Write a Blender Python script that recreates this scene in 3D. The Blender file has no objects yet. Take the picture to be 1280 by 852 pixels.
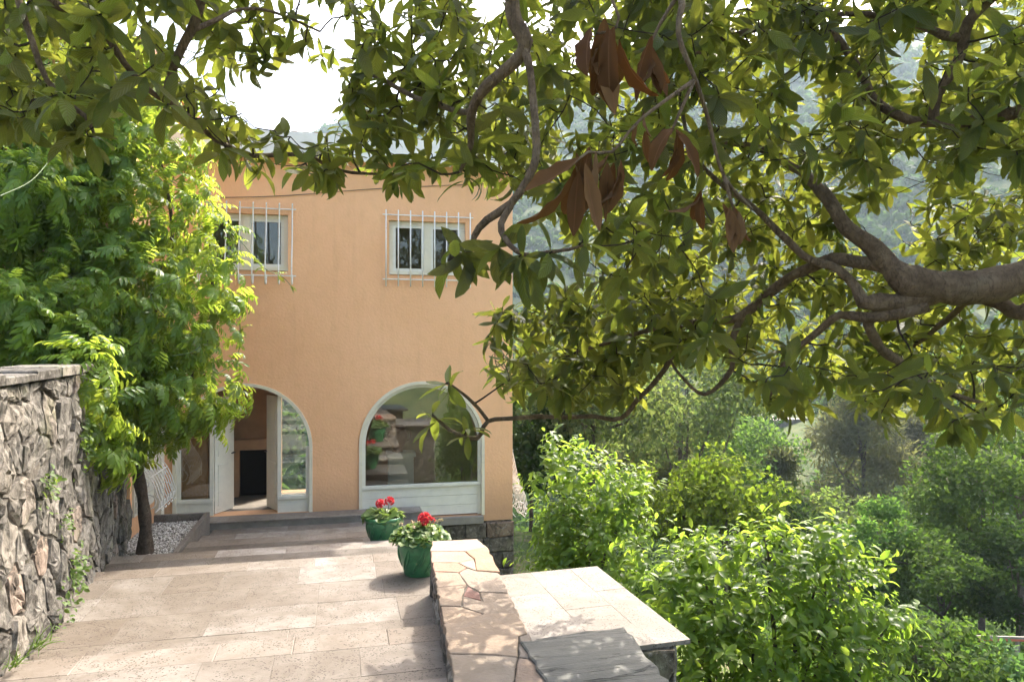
import bpy, bmesh, math, random
import numpy as np
from mathutils import Vector, Matrix, noise
from mathutils.geometry import tessellate_polygon

random.seed(7)
rng = np.random.default_rng(11)
SC = bpy.context.scene
COL = SC.collection
R = math.radians

# ------------------------------------------------------------------ camera
CAMZ, FPX, HOR = 3.0, 900.0, 430.0
YAW = R(13.1)
FW = np.array([math.sin(YAW), math.cos(YAW), 0.0])
RT = np.array([math.cos(YAW), -math.sin(YAW), 0.0])
cd = bpy.data.cameras.new('camera')
cam = bpy.data.objects.new('camera', cd)
COL.objects.link(cam)
cam.location = (0, 0, CAMZ)
cam.rotation_euler = (R(90), 0, -YAW)
cd.sensor_width = 36
cd.lens = FPX / 1280 * 36
cd.shift_y = (HOR - 426) / 1280
cd.clip_start = 0.05
cd.clip_end = 4000
SC.camera = cam

# ------------------------------------------------------------------ light
SUN_AZ, SUN_EL = R(41), R(49)
wd = bpy.data.worlds.new('World')
SC.world = wd
wd.use_nodes = True
nt = wd.node_tree
sky = nt.nodes.new('ShaderNodeTexSky')
sky.sky_type = 'NISHITA'
sky.sun_disc = False
sky.sun_elevation = SUN_EL
sky.sun_rotation = SUN_AZ
sky.altitude = 300
sky.air_density = 1.0
sky.dust_density = 8.0
sky.ozone_density = 1.0
bg = nt.nodes['Background']
bg.inputs['Strength'].default_value = 0.15
nt.links.new(sky.outputs[0], bg.inputs['Color'])
sl = bpy.data.lights.new('sun', 'SUN')
sl.energy = 2.05
sl.angle = R(0.53)
sl.color = (1.0, 0.93, 0.82)
so = bpy.data.objects.new('sun', sl)
COL.objects.link(so)
SV = Vector((math.sin(SUN_AZ) * math.cos(SUN_EL), math.cos(SUN_AZ) * math.cos(SUN_EL), math.sin(SUN_EL)))
so.rotation_euler = SV.to_track_quat('Z', 'Y').to_euler()
so.location = SV * 60
SC.view_settings.view_transform = 'Standard'
SC.view_settings.look = 'None'
SC.view_settings.exposure = 2.42
SC.view_settings.gamma = 1.0
SC.view_settings.use_curve_mapping = False
SC.render.engine = 'CYCLES'
SC.cycles.use_denoising = True
SC.cycles.use_adaptive_sampling = True
SC.cycles.adaptive_threshold = 0.025
SC.cycles.max_bounces = 6
SC.cycles.diffuse_bounces = 3
SC.cycles.transmission_bounces = 3
SC.cycles.transparent_max_bounces = 8
SC.cycles.volume_bounces = 1
SC.cycles.sample_clamp_indirect = 6.0


# ------------------------------------------------------------------ helpers
def W(px, py, d):
    """point seen at photo pixel (px, py), d metres in front of the camera"""
    p = FW * d + RT * ((px - 640) / FPX * d)
    return np.array([p[0], p[1], CAMZ + (HOR - py) / FPX * d])


def proj(p):
    p = np.asarray(p, float)
    d = p[..., 0] * FW[0] + p[..., 1] * FW[1]
    l = p[..., 0] * RT[0] + p[..., 1] * RT[1]
    ds = np.where(np.abs(d) < 1e-3, 1e-3, d)
    return 640 + l / ds * FPX, HOR - (p[..., 2] - CAMZ) / ds * FPX, d


def tag(o, label=None, cat=None, group=None, kind=None):
    if label: o['label'] = label
    if cat: o['category'] = cat
    if group: o['group'] = group
    if kind: o['kind'] = kind
    return o


def thing(name, loc, label, cat, group=None, rz=0.0):
    o = bpy.data.objects.new(name, None)
    o.empty_display_size = 0.2
    COL.objects.link(o)
    o.location = loc
    o.rotation_euler = (0, 0, rz)
    return tag(o, label, cat, group)


def link(name, me, mat=None, parent=None, loc=None, rot=None, color=None):
    """mesh data given in world space when loc is None"""
    o = bpy.data.objects.new(name, me)
    COL.objects.link(o)
    if mat is not None and not me.materials:
        me.materials.append(mat)
    if parent is not None:
        o.parent = parent
        b = parent
        off = Matrix.Identity(4)
        chain = []
        while b is not None:
            chain.append(b)
            b = b.parent
        m = Matrix.Identity(4)
        for b in reversed(chain):
            m = m @ b.matrix_parent_inverse @ Matrix.LocRotScale(b.location, b.rotation_euler, b.scale)
        o.matrix_parent_inverse = m.inverted()
    if loc is not None: o.location = loc
    if rot is not None: o.rotation_euler = rot
    if color is not None: o.color = color
    return o


def mesh(name, V, F, uv=None, tint=None, smooth=False):
    me = bpy.data.meshes.new(name)
    V = np.asarray(V, np.float32).reshape(-1, 3)
    if isinstance(F, np.ndarray) and F.ndim == 2:
        n, k = F.shape
        me.vertices.add(len(V))
        me.vertices.foreach_set('co', V.ravel())
        me.loops.add(n * k)
        me.loops.foreach_set('vertex_index', F.astype(np.int32).ravel())
        me.polygons.add(n)
        me.polygons.foreach_set('loop_start', np.arange(0, n * k, k, dtype=np.int32))
        me.update(calc_edges=True)
        if uv is not None:
            ul = me.uv_layers.new(name='UVMap')
            ul.data.foreach_set('uv', np.asarray(uv, np.float32)[F.ravel()].ravel())
    else:
        me.from_pydata([tuple(v) for v in V], [], [tuple(f) for f in F])
        me.update()
    if tint is not None:
        a = me.attributes.new('tint', 'FLOAT', 'POINT')
        a.data.foreach_set('value', np.asarray(tint, np.float32))
    if smooth:
        me.polygons.foreach_set('use_smooth', np.ones(len(me.polygons), dtype=bool))
    return me


class MB:
    def __init__(s):
        s.v, s.f = [], []

    def add(s, V, F):
        o = len(s.v)
        s.v += [tuple(map(float, v)) for v in V]
        s.f += [tuple(i + o for i in f) for f in F]
        return s

    def box(s, x0, x1, y0, y1, z0, z1):
        V = [(x0, y0, z0), (x1, y0, z0), (x1, y1, z0), (x0, y1, z0), (x0, y0, z1), (x1, y0, z1), (x1, y1, z1), (x0, y1, z1)]
        return s.add(V, [(0, 3, 2, 1), (4, 5, 6, 7), (0, 1, 5, 4), (1, 2, 6, 5), (2, 3, 7, 6), (3, 0, 4, 7)])

    def tube(s, pts, rad, n=6, caps=True):
        V, F = tube_arrays(pts, rad, n)
        F = [tuple(f) for f in F]
        if caps:
            m = len(V) // n
            F.append(tuple(range(n - 1, -1, -1)))
            F.append(tuple(range((m - 1) * n, m * n)))
        return s.add(V, F)

    def build(s, name, mat, parent=None, smooth=False, bevel=0.0):
        me = mesh(name, s.v, s.f, smooth=smooth)
        if bevel > 0:
            bm = bmesh.new()
            bm.from_mesh(me)
            bmesh.ops.bevel(bm, geom=list(bm.edges), offset=bevel, segments=2, affect='EDGES', profile=0.6)
            bm.to_mesh(me)
            bm.free()
        return link(name, me, mat, parent)


def tube_arrays(pts, rad, n=6):
    P = np.asarray(pts, float)
    m = len(P)
    rad = np.full(m, rad, float) if np.isscalar(rad) else np.asarray(rad, float)
    T = np.gradient(P, axis=0)
    T /= np.linalg.norm(T, axis=1)[:, None] + 1e-9
    ref = np.array([0.13, 0.21, 0.97]) if abs(T[0][2]) < 0.9 else np.array([0.97, 0.13, 0.2])
    u = np.cross(T[0], ref)
    u /= np.linalg.norm(u)
    ang = np.arange(n) / n * 2 * math.pi
    V = np.zeros((m, n, 3))
    for i in range(m):
        u = u - T[i] * np.dot(u, T[i])
        u /= np.linalg.norm(u) + 1e-9
        w = np.cross(T[i], u)
        V[i] = P[i] + rad[i] * (np.cos(ang)[:, None] * u + np.sin(ang)[:, None] * w)
    i, j = np.meshgrid(np.arange(m - 1), np.arange(n), indexing='ij')
    j2 = (j + 1) % n
    F = np.stack([i * n + j, i * n + j2, (i + 1) * n + j2, (i + 1) * n + j], -1).reshape(-1, 4)
    return V.reshape(-1, 3), F


def smooth_path(pts, step=0.06, extra=None):
    """Catmull-Rom through pts; extra (radius) interpolated linearly"""
    P = np.asarray(pts, float)
    E = None if extra is None else np.asarray(extra, float)
    out, eo = [], []
    Q = np.vstack([2 * P[0] - P[1], P, 2 * P[-1] - P[-2]])
    for i in range(1, len(Q) - 2):
        a, b, c, d = Q[i - 1], Q[i], Q[i + 1], Q[i + 2]
        k = max(2, int(np.linalg.norm(c - b) / step))
        for t in np.linspace(0, 1, k, endpoint=False):
            out.append(0.5 * ((2 * b) + (-a + c) * t + (2 * a - 5 * b + 4 * c - d) * t * t + (-a + 3 * b - 3 * c + d) * t ** 3))
            if E is not None: eo.append(E[i - 1] * (1 - t) + E[i] * t)
    out.append(P[-1])
    if E is not None:
        eo.append(E[-1])
        return np.array(out), np.array(eo)
    return np.array(out)


def inpoly(px, py, poly):
    px, py = np.atleast_1d(px), np.atleast_1d(py)
    r = np.zeros(len(px), bool)
    n = len(poly)
    j = n - 1
    for i in range(n):
        xi, yi = poly[i]
        xj, yj = poly[j]
        c = ((yi > py) != (yj > py)) & (px < (xj - xi) * (py - yi) / (yj - yi + 1e-9) + xi)
        r ^= c
        j = i
    return r


def norm(v):
    v = np.asarray(v, float)
    return v / (np.linalg.norm(v, axis=-1, keepdims=True) + 1e-9)


def vnoise(p, s=1.0, seed=0.0):
    return noise.noise(Vector((p[0] * s + seed, p[1] * s + seed * 1.7, p[2] * s - seed)))


# ---- leaves: base shapes along +Y, upper face +Z
def leaf_shape(rows, wfun, droop=0.0, fold=0.15, wave=0.0, seed=0):
    V, uv = [], []
    r = np.random.default_rng(seed)
    a, y, z = 0.0, 0.0, 0.0
    for i in range(rows + 1):
        t = i / rows
        w = max(wfun(t), 0.0)
        wz = wave * math.sin(t * 17 + seed)
        up = np.array([0, -math.sin(a), math.cos(a)])
        for sx in (-1, 0, 1):
            p = np.array([sx * w, y, z]) + up * (abs(sx) * (fold * w + wz * w * (1 if sx > 0 else -.6)))
            V.append(p)
            uv.append((0.5 + 0.5 * sx, t))
        a -= droop / rows
        y += math.cos(a) / rows
        z += math.sin(a) / rows
    F = []
    for i in range(rows):
        for k in (0, 1):
            b = i * 3 + k
            F.append((b, b + 1, b + 4, b + 3))
    return np.array(V), np.array(F), np.array(uv)


def frames(dirs, nrm):
    y = norm(dirs)
    z = norm(nrm - y * np.sum(nrm * y, 1, keepdims=True))
    x = np.cross(y, z)
    return np.stack([x, y, z], -1)          # (N,3,3) columns


def join_leaves(shape_ids, shapes, M, L, S, tints):
    Vs, Fs, Us, Ts = [], [], [], []
    off = 0
    for k, (V, F, U) in enumerate(shapes):
        idx = np.where(shape_ids == k)[0]
        if not len(idx): continue
        A = np.einsum('nij,vj->nvi', M[idx] * S[idx][:, None, None], V) + L[idx][:, None, :]
        nv = len(V)
        Vs.append(A.reshape(-1, 3))
        Fs.append((F[None] + (np.arange(len(idx)) * nv)[:, None, None]).reshape(-1, 4) + off)
        Us.append(np.tile(U, (len(idx), 1)))
        Ts.append(np.repeat(tints[idx], nv))
        off += nv * len(idx)
    return np.vstack(Vs), np.vstack(Fs), np.vstack(Us), np.concatenate(Ts)


def leafage(root, shapes, sid, M, L, S, mat, n_single=300, leaf_name='leaf', mass_name='foliage', smooth=True, cell=7.0, color=None):
    """the leaves that show largest become parts, the others one part of kind stuff"""
    N = len(L)
    tints = rng.random(N)
    tip = L + M[:, :, 1] * S[:, None] * 0.5
    px, py, d = proj(tip)
    view = norm(tip - np.array([0, 0, CAMZ]))
    face = np.abs(np.sum(view * M[:, :, 2], 1)) + 0.15
    size = S / np.maximum(d, .1) * FPX * face
    ok = (d > 0.3) & (px > 4) & (px < 1276) & (py > 4) & (py < 848)
    best = {}
    for i in np.where(ok)[0]:
        k = (int(px[i] / cell), int(py[i] / cell))
        if k not in best or d[i] < d[best[k]]: best[k] = i
    pick = np.array(sorted(best.values(), key=lambda i: -size[i])[:n_single], int)
    rest = np.ones(N, bool)
    rest[pick] = False
    mes = []
    for k, (V, F, U) in enumerate(shapes):
        me = mesh(leaf_name, V, F, uv=U, smooth=smooth)
        me.materials.append(mat)
        mes.append(me)
    pinv = Matrix.LocRotScale(root.location, root.rotation_euler, root.scale).inverted()
    for i in pick:
        o = bpy.data.objects.new(leaf_name, mes[sid[i]])
        COL.objects.link(o)
        o.parent = root
        o.matrix_parent_inverse = pinv
        m = Matrix(M[i].tolist()).to_4x4()
        m.translation = Vector(L[i])
        o.matrix_basis = m @ Matrix.Scale(float(S[i]), 4)
        if color is not None: o.color = color
    if rest.any():
        V, F, U, T = join_leaves(sid[rest], shapes, M[rest], L[rest], S[rest], tints[rest])
        me = mesh(mass_name, V, F, uv=U, tint=T, smooth=smooth)
        o = link(mass_name, me, mat, root, color=color)
        tag(o, kind='stuff')
    return len(pick)


# ---- polygons: Voronoi cells and prisms
def clip(poly, a, b):
    """keep side of poly nearer to a than b"""
    m = (a + b) / 2
    n = b - a
    out = []
    for i in range(len(poly)):
        p, q = poly[i], poly[(i + 1) % len(poly)]
        dp, dq = np.dot(p - m, n), np.dot(q - m, n)
        if dp <= 0: out.append(p)
        if (dp < 0) != (dq < 0) and abs(dp - dq) > 1e-9:
            out.append(p + (q - p) * (dp / (dp - dq)))
    return out


def voronoi(seeds, x0, x1, y0, y1, sx=1.0):
    S = np.array(seeds, float)
    S2 = S * [sx, 1]
    cells = []
    for i in range(len(S)):
        poly = [np.array(p, float) for p in ((x0 * sx, y0), (x1 * sx, y0), (x1 * sx, y1), (x0 * sx, y1))]
        order = np.argsort(np.sum((S2 - S2[i]) ** 2, 1))[1:22]
        for j in order:
            poly = clip(poly, S2[i], S2[j])
            if len(poly) < 3: break
        cells.append(np.array(poly) / [sx, 1] if len(poly) >= 3 else None)
    return cells


def inset(poly, g):
    c = poly.mean(0)
    out = []
    n = len(poly)
    for i in range(n):
        a, b, d = poly[i - 1], poly[i], poly[(i + 1) % n]
        e1, e2 = norm(b - a), norm(d - b)
        n1, n2 = np.array([-e1[1], e1[0]]), np.array([-e2[1], e2[0]])
        k = norm(n1 + n2)
        s = g / max(0.35, np.dot(k, n1))
        out.append(b + k * s)
    return np.array(out)


def ccw(poly):
    x, y = poly[:, 0], poly[:, 1]
    return poly if np.sum(x * np.roll(y, -1) - np.roll(x, -1) * y) > 0 else poly[::-1]


def rough_poly(poly, jit, seglen):
    out = []
    n = len(poly)
    for i in range(n):
        a, b = poly[i], poly[(i + 1) % n]
        k = max(1, int(round(np.linalg.norm(b - a) / seglen)))
        for t in range(k):
            p = a + (b - a) * t / k
            out.append(p + rng.normal(0, jit, 2) * (1 if t else 0.4))
    return np.array(out)


def slab_mesh(poly, z0, z1, bev):
    """prism with a chamfered top edge from a ccw polygon"""
    n = len(poly)
    top = inset(poly, bev)
    V = [(p[0], p[1], z0) for p in poly] + [(p[0], p[1], z1 - bev * .7) for p in poly] + [(p[0], p[1], z1) for p in top]
    F = [tuple(range(2 * n, 3 * n))]
    for i in range(n):
        j = (i + 1) % n
        F.append((i, j, n + j, n + i))
        F.append((n + i, n + j, 2 * n + j, 2 * n + i))
    return V, F


# ------------------------------------------------------------------ materials
class NT:
    def __init__(s, name):
        s.m = bpy.data.materials.new(name)
        s.m.use_nodes = True
        s.t = s.m.node_tree
        s.t.nodes.clear()
        s.out = s.n('ShaderNodeOutputMaterial')

    def n(s, typ, ins=None, **attrs):
        nd = s.t.nodes.new(typ)
        for k, v in attrs.items(): setattr(nd, k, v)
        for k, v in (ins or {}).items():
            sock = nd.inputs[k]
            if isinstance(v, bpy.types.NodeSocket): s.t.links.new(v, sock)
            elif isinstance(v, (tuple, list)) and len(v) == 3 and sock.type == 'RGBA': sock.default_value = (*v, 1)
            else: sock.default_value = v
        return nd

    def math(s, op, a, b=0.0, c=None, clamp=False):
        ins = {0: a, 1: b}
        if c is not None: ins[2] = c
        return s.n('ShaderNodeMath', ins, operation=op, use_clamp=clamp).outputs[0]

    def mix(s, f, a, b, blend='MIX'):
        nd = s.n('ShaderNodeMix', data_type='RGBA', blend_type=blend)
        for i, v in ((0, f), (6, a), (7, b)):
            if isinstance(v, bpy.types.NodeSocket): s.t.links.new(v, nd.inputs[i])
            elif isinstance(v, (tuple, list)): nd.inputs[i].default_value = (*v[:3], 1)
            else: nd.inputs[i].default_value = v
        return nd.outputs[2]

    def ramp(s, f, stops, interp='LINEAR'):
        nd = s.n('ShaderNodeValToRGB', {0: f})
        cr = nd.color_ramp
        cr.interpolation = interp
        while len(cr.elements) < len(stops): cr.elements.new(0.5)
        for e, (p, c) in zip(cr.elements, stops):
            e.position = p
            c = (c, c, c) if isinstance(c, (int, float)) else c
            e.color = (*c, 1)
        return nd.outputs[0]

    def coord(s, kind='Object', scale=(1, 1, 1), rot=(0, 0, 0)):
        tc = s.n('ShaderNodeTexCoord')
        return s.n('ShaderNodeMapping', {0: tc.outputs[kind], 'Scale': scale, 'Rotation': rot}).outputs[0]

    def noise(s, vec, scale, detail=4, rough=.55, dist=0.0, col=False):
        nd = s.n('ShaderNodeTexNoise', {'Vector': vec, 'Scale': scale, 'Detail': detail, 'Roughness': rough, 'Distortion': dist})
        return nd.outputs['Color' if col else 'Fac']

    def pos(s):
        return s.n('ShaderNodeNewGeometry').outputs['Position']

    def rnd(s):
        return s.n('ShaderNodeObjectInfo').outputs['Random']

    def bump(s, h, strength=.5, dist=.01, nrm=None):
        ins = {'Height': h, 'Strength': strength, 'Distance': dist}
        if nrm is not None: ins['Normal'] = nrm
        return s.n('ShaderNodeBump', ins).outputs[0]

    def principled(s, color, rough=.6, bump=None, spec=.4, metal=0.0, **kw):
        ins = {'Base Color': color, 'Roughness': rough, 'Specular IOR Level': spec, 'Metallic': metal}
        if bump is not None: ins['Normal'] = bump
        nd = s.n('ShaderNodeBsdfPrincipled', ins)
        return nd.outputs[0]

    def finish(s, sh):
        s.t.links.new(sh, s.out.inputs[0])
        return s.m


def m_plain(name, color, rough=.6, var=.12, scale=6.0, bump=.15, bdist=.004, spec=.4, metal=0.0):
    t = NT(name)
    p = t.pos()
    n1 = t.noise(p, scale, 5)
    n2 = t.noise(p, scale * 9, 3)
    c = t.mix(t.math('MULTIPLY', t.math('SUBTRACT', n1, .3), 1.6, clamp=True), tuple(x * (1 - var) for x in color), tuple(min(1, x * (1 + var)) for x in color))
    return t.finish(t.principled(c, rough, t.bump(n2, bump, bdist), spec, metal))


def m_stucco():
    t = NT('stucco')
    p = t.pos()
    big = t.noise(p, .7, 5, .6)
    mid = t.noise(p, 5, 4, .6)
    fine = t.noise(p, 55, 3, .6)
    lump = t.noise(p, 22, 3, .5)
    c = t.mix(t.ramp(big, [(.3, 0), (.72, 1)]), (.78, .425, .22), (.84, .475, .26))
    c = t.mix(t.math('MULTIPLY', t.ramp(mid, [(.45, 0), (.8, 1)]), .35), c, (.67, .37, .185))
    # rain streaks and a browner tone towards the foot
    st = t.noise(t.n('ShaderNodeMapping', {0: p, 'Scale': (5, 5, .35)}).outputs[0], 1.0, 5, .65)
    c = t.mix(t.math('MULTIPLY', t.ramp(st, [(.52, 0), (.8, 1)]), .24), c, (.50, .27, .135))
    z = t.n('ShaderNodeSeparateXYZ', {0: p}).outputs[2]
    foot = t.math('MULTIPLY', t.ramp(t.math('ADD', z, t.math('MULTIPLY', mid, .5)), [(.1, 1), (.85, 0)]), .6)
    c = t.mix(foot, c, (.30, .185, .11))
    h = t.math('ADD', t.math('MULTIPLY', fine, .5), lump)
    return t.finish(t.principled(c, .9, t.bump(h, .55, .012), .2))


def m_travertine():
    t = NT('travertine')
    p = t.pos()
    r = t.rnd()
    off = t.n('ShaderNodeCombineXYZ', {0: t.math('MULTIPLY', r, 37.0), 1: t.math('MULTIPLY', r, 61.0), 2: 0.0}).outputs[0]
    q = t.n('ShaderNodeVectorMath', {0: p, 1: off}, operation='ADD').outputs[0]
    band = t.noise(t.n('ShaderNodeMapping', {0: q, 'Scale': (1.8, 3.4, 3)}).outputs[0], 1.7, 7, .66, .9)
    cloud = t.noise(q, 2.2, 6, .6)
    c = t.mix(t.ramp(band, [(.3, 0), (.7, 1)]), (.128, .107, .090), (.198, .180, .163))
    c = t.mix(t.math('MULTIPLY', t.ramp(cloud, [(.4, 0), (.75, 1)]), .5), c, (.240, .224, .207))
    tone = t.ramp(r, [(0, (.74, .67, .60)), (.2, (.92, .87, .82)), (.6, (1.0, .98, .95)), (.86, (1.06, 1.04, 1.02)), (.90, (1.26, 1.28, 1.29)), (1, (1.32, 1.34, 1.35))])
    c = t.mix(1.0, c, tone, 'MULTIPLY')
    # weathering across all tiles
    dirt = t.noise(p, .9, 8, .72, .6)
    c = t.mix(t.math('MULTIPLY', t.ramp(dirt, [(.40, 0), (.62, 1)]), .72), c, (.098, .077, .058))
    spot = t.noise(p, 9, 5, .7)
    c = t.mix(t.math('MULTIPLY', t.ramp(spot, [(.52, 0), (.70, 1)]), .5), c, (.105, .086, .068))
    # pits
    vo = t.n('ShaderNodeTexVoronoi', {'Vector': q, 'Scale': 46.0, 'Randomness': 1.0}, feature='F1')
    pitn = t.ramp(t.noise(q, 7, 4), [(.43, 0), (.54, 1)])
    pit = t.math('MULTIPLY', t.math('LESS_THAN', vo.outputs['Distance'], .30), pitn)
    vo2 = t.n('ShaderNodeTexVoronoi', {'Vector': t.n('ShaderNodeMapping', {0: q, 'Scale': (1, 1.8, 1)}).outputs[0], 'Scale': 12.0, 'Randomness': 1.0}, feature='F1')
    pit2 = t.math('MULTIPLY', t.math('LESS_THAN', vo2.outputs['Distance'], .16), t.ramp(t.noise(q, 3.1, 3), [(.45, 0), (.56, 1)]))
    pits = t.math('MAXIMUM', pit, pit2)
    c = t.mix(t.math('MULTIPLY', pits, .85), c, (.045, .033, .024))
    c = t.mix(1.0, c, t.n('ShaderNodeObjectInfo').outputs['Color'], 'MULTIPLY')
    h = t.math('SUBTRACT', t.math('ADD', t.math('MULTIPLY', t.noise(q, 30, 4), .35), t.math('MULTIPLY', band, .3)), t.math('MULTIPLY', pits, 1.0))
    return t.finish(t.principled(c, .62, t.bump(h, .8, .006), .35))


def m_flag():
    t = NT('flagstone')
    p = t.pos()
    oc = t.n('ShaderNodeObjectInfo').outputs['Color']
    n1 = t.noise(p, 5, 6, .62)
    ly = t.noise(t.n('ShaderNodeMapping', {0: p, 'Rotation': (0, 0, .5), 'Scale': (3, 22, 8)}).outputs[0], 1.3, 4, .6)
    c = t.mix(t.ramp(n1, [(.3, 0), (.75, 1)]), t.mix(1.0, oc, (.72, .70, .68), 'MULTIPLY'), oc)
    c = t.mix(t.math('MULTIPLY', t.ramp(ly, [(.52, 0), (.68, 1)]), .3), c, (.19, .15, .115))
    c = t.mix(t.math('MULTIPLY', t.ramp(t.noise(p, 2.3, 5), [(.5, 0), (.75, 1)]), .25), c, (.33, .29, .245))
    h = t.math('ADD', t.math('MULTIPLY', n1, 1.2), t.math('MULTIPLY', t.noise(p, 40, 4), .4))
    return t.finish(t.principled(c, .72, t.bump(h, .8, .012), .3))


def m_slate():
    t = NT('slate')
    p = t.pos()
    q = t.n('ShaderNodeMapping', {0: p, 'Rotation': (0, 0, -.05), 'Scale': (.55, 6.5, 1)}).outputs[0]
    n1 = t.noise(q, 1.3, 7, .6, .9)
    cn = t.noise(t.n('ShaderNodeMapping', {0: p, 'Rotation': (0, 0, -.07), 'Scale': (.35, 3.6, 1)}).outputs[0], 1.5, 5, .55, .8)
    crack = t.ramp(t.math('ABSOLUTE', t.math('SUBTRACT', t.math('FRACT', t.math('MULTIPLY', cn, 6.0)), .5)), [(0, 1), (.02, .8), (.05, 0)])
    c = t.mix(t.ramp(n1, [(.3, 0), (.7, 1)]), (.066, .065, .057), (.118, .114, .099))
    c = t.mix(t.math('MULTIPLY', crack, .85), c, (.03, .029, .025))
    h = t.math('SUBTRACT', t.math('ADD', n1, t.math('MULTIPLY', t.noise(p, 45, 4), .25)), crack)
    return t.finish(t.principled(c, .6, t.bump(h, .8, .012), .4))


def m_rubble(name='rubble', a=(.11, .103, .092), b=(.235, .222, .202), dark=(.036, .031, .025)):
    t = NT(name)
    p = t.pos()
    r = t.rnd()
    n1 = t.noise(p, 3.5, 7, .68, .5)
    n2 = t.noise(p, 16, 6, .7)
    n3 = t.noise(t.n('ShaderNodeMapping', {0: p, 'Scale': (3.4, 3.4, 2.2)}).outputs[0], 2.4, 6, .7, .8)
    c = t.mix(t.ramp(n1, [(.32, 0), (.68, 1)]), a, b)
    c = t.mix(1.0, c, t.ramp(r, [(0, (.55, .54, .53)), (.35, (.85, .83, .81)), (.7, (1.1, 1.07, 1.03)), (.88, (1.35, 1.28, 1.2)), (1, (1.4, 1.1, .95))]), 'MULTIPLY')
    c = t.mix(t.math('MULTIPLY', t.ramp(n3, [(.46, 0), (.60, 1)]), .8), c, dark)
    c = t.mix(t.math('MULTIPLY', t.ramp(n2, [(.54, 0), (.70, 1)]), .6), c, (.33, .305, .27))
    c = t.mix(t.math('MULTIPLY', t.ramp(t.noise(p, 1.9, 5, .6), [(.56, 0), (.7, 1)]), .35), c, (.16, .17, .08))
    h = t.math('ADD', t.math('MULTIPLY', n1, 1.4), t.math('ADD', t.math('MULTIPLY', n2, .7), t.math('MULTIPLY', n3, 1.2)))
    return t.finish(t.principled(c, .92, t.bump(h, .9, .016), .15))


def m_leaf(name, stops, under, trans, tw=.45, rough=.38, veins=9.0, rib=(.30, .36, .12), spec=.45, objcol=False, blot=None):
    t = NT(name)
    oi = t.n('ShaderNodeObjectInfo')
    at = t.n('ShaderNodeAttribute', attribute_name='tint').outputs['Fac']
    f = t.math('FRACT', t.math('ADD', at, oi.outputs['Random']))
    c = t.ramp(f, stops)
    uv = t.n('ShaderNodeTexCoord').outputs['UV']
    sx = t.n('ShaderNodeSeparateXYZ', {0: uv})
    au = t.math('ABSOLUTE', t.math('SUBTRACT', sx.outputs[0], .5))
    ribf = t.math('LESS_THAN', au, .035)
    vv = t.math('SINE', t.math('MULTIPLY', t.math('SUBTRACT', sx.outputs[1], t.math('MULTIPLY', au, .45)), veins * 6.283))
    back = t.n('ShaderNodeNewGeometry').outputs['Backfacing']
    und = t.mix(.35, under, c)
    c = t.mix(t.math('MULTIPLY', t.ramp(vv, [(.72, 0), (1, 1)]), .4 if veins else 0.0), c, rib)
    c2 = t.mix(back, c, und)
    c2 = t.mix(t.math('MULTIPLY', ribf, .6), c2, rib)
    if blot is not None:
        bn = t.noise(t.pos(), 22, 4, .6)
        c2 = t.mix(t.math('MULTIPLY', t.ramp(bn, [(.58, 0), (.68, 1)]), .6), c2, blot)
    tc = t.mix(t.math('MULTIPLY', f, .9), trans, tuple(x * k for x, k in zip(trans, (.55, .72, .6))))
    tc = t.mix(t.math('MULTIPLY', ribf, .5), tc, tuple(x * .6 for x in trans))
    if objcol:
        c2 = t.mix(1.0, c2, oi.outputs['Color'], 'MULTIPLY')
        tc = t.mix(1.0, tc, oi.outputs['Color'], 'MULTIPLY')
    b = t.bump(vv, .5, .005) if veins else None
    if veins: tc = t.mix(t.math('MULTIPLY', t.ramp(vv, [(.72, 0), (1, 1)]), .35), tc, tuple(x * .5 for x in trans))
    pr = t.principled(c2, rough, b, spec)
    tr = t.n('ShaderNodeBsdfTranslucent', {'Color': tc}).outputs[0]
    return t.finish(t.n('ShaderNodeMixShader', {0: tw, 1: pr, 2: tr}).outputs[0])


def m_bark(name, a, b, scale=9.0):
    t = NT(name)
    p = t.pos()
    n1 = t.noise(p, scale, 6, .65, .4)
    n2 = t.noise(p, scale * 6, 4, .65)
    lich = t.noise(p, scale * .5, 5, .6)
    c = t.mix(t.ramp(n1, [(.3, 0), (.7, 1)]), a, b)
    c = t.mix(t.math('MULTIPLY', t.ramp(lich, [(.55, 0), (.7, 1)]), .35), c, (.19, .17, .12))
    wr = t.noise(t.n('ShaderNodeMapping', {0: p, 'Scale': (2.6, .8, .8)}).outputs[0], scale * 2.2, 5, .7, 1.5)
    c = t.mix(t.math('MULTIPLY', t.ramp(wr, [(.5, 0), (.66, 1)]), .6), c, tuple(x * .45 for x in a))
    h = t.math('ADD', t.math('MULTIPLY', wr, 1.2), t.math('ADD', n1, t.math('MULTIPLY', n2, .6)))
    return t.finish(t.principled(c, .85, t.bump(h, 1.0, .022), .2))


def m_glass(k=1.5, o=.07):
    t = NT('glass')
    fr = t.n('ShaderNodeFresnel', {'IOR': 1.55}).outputs[0]
    f = t.math('ADD', t.math('MULTIPLY', fr, k), o, clamp=True)
    tr = t.n('ShaderNodeBsdfTransparent', {'Color': (.86, .89, .87)}).outputs[0]
    gl = t.n('ShaderNodeBsdfGlossy', {'Color': (.95, .97, .96), 'Roughness': .012}).outputs[0]
    return t.finish(t.n('ShaderNodeMixShader', {0: f, 1: tr, 2: gl}).outputs[0])


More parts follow.
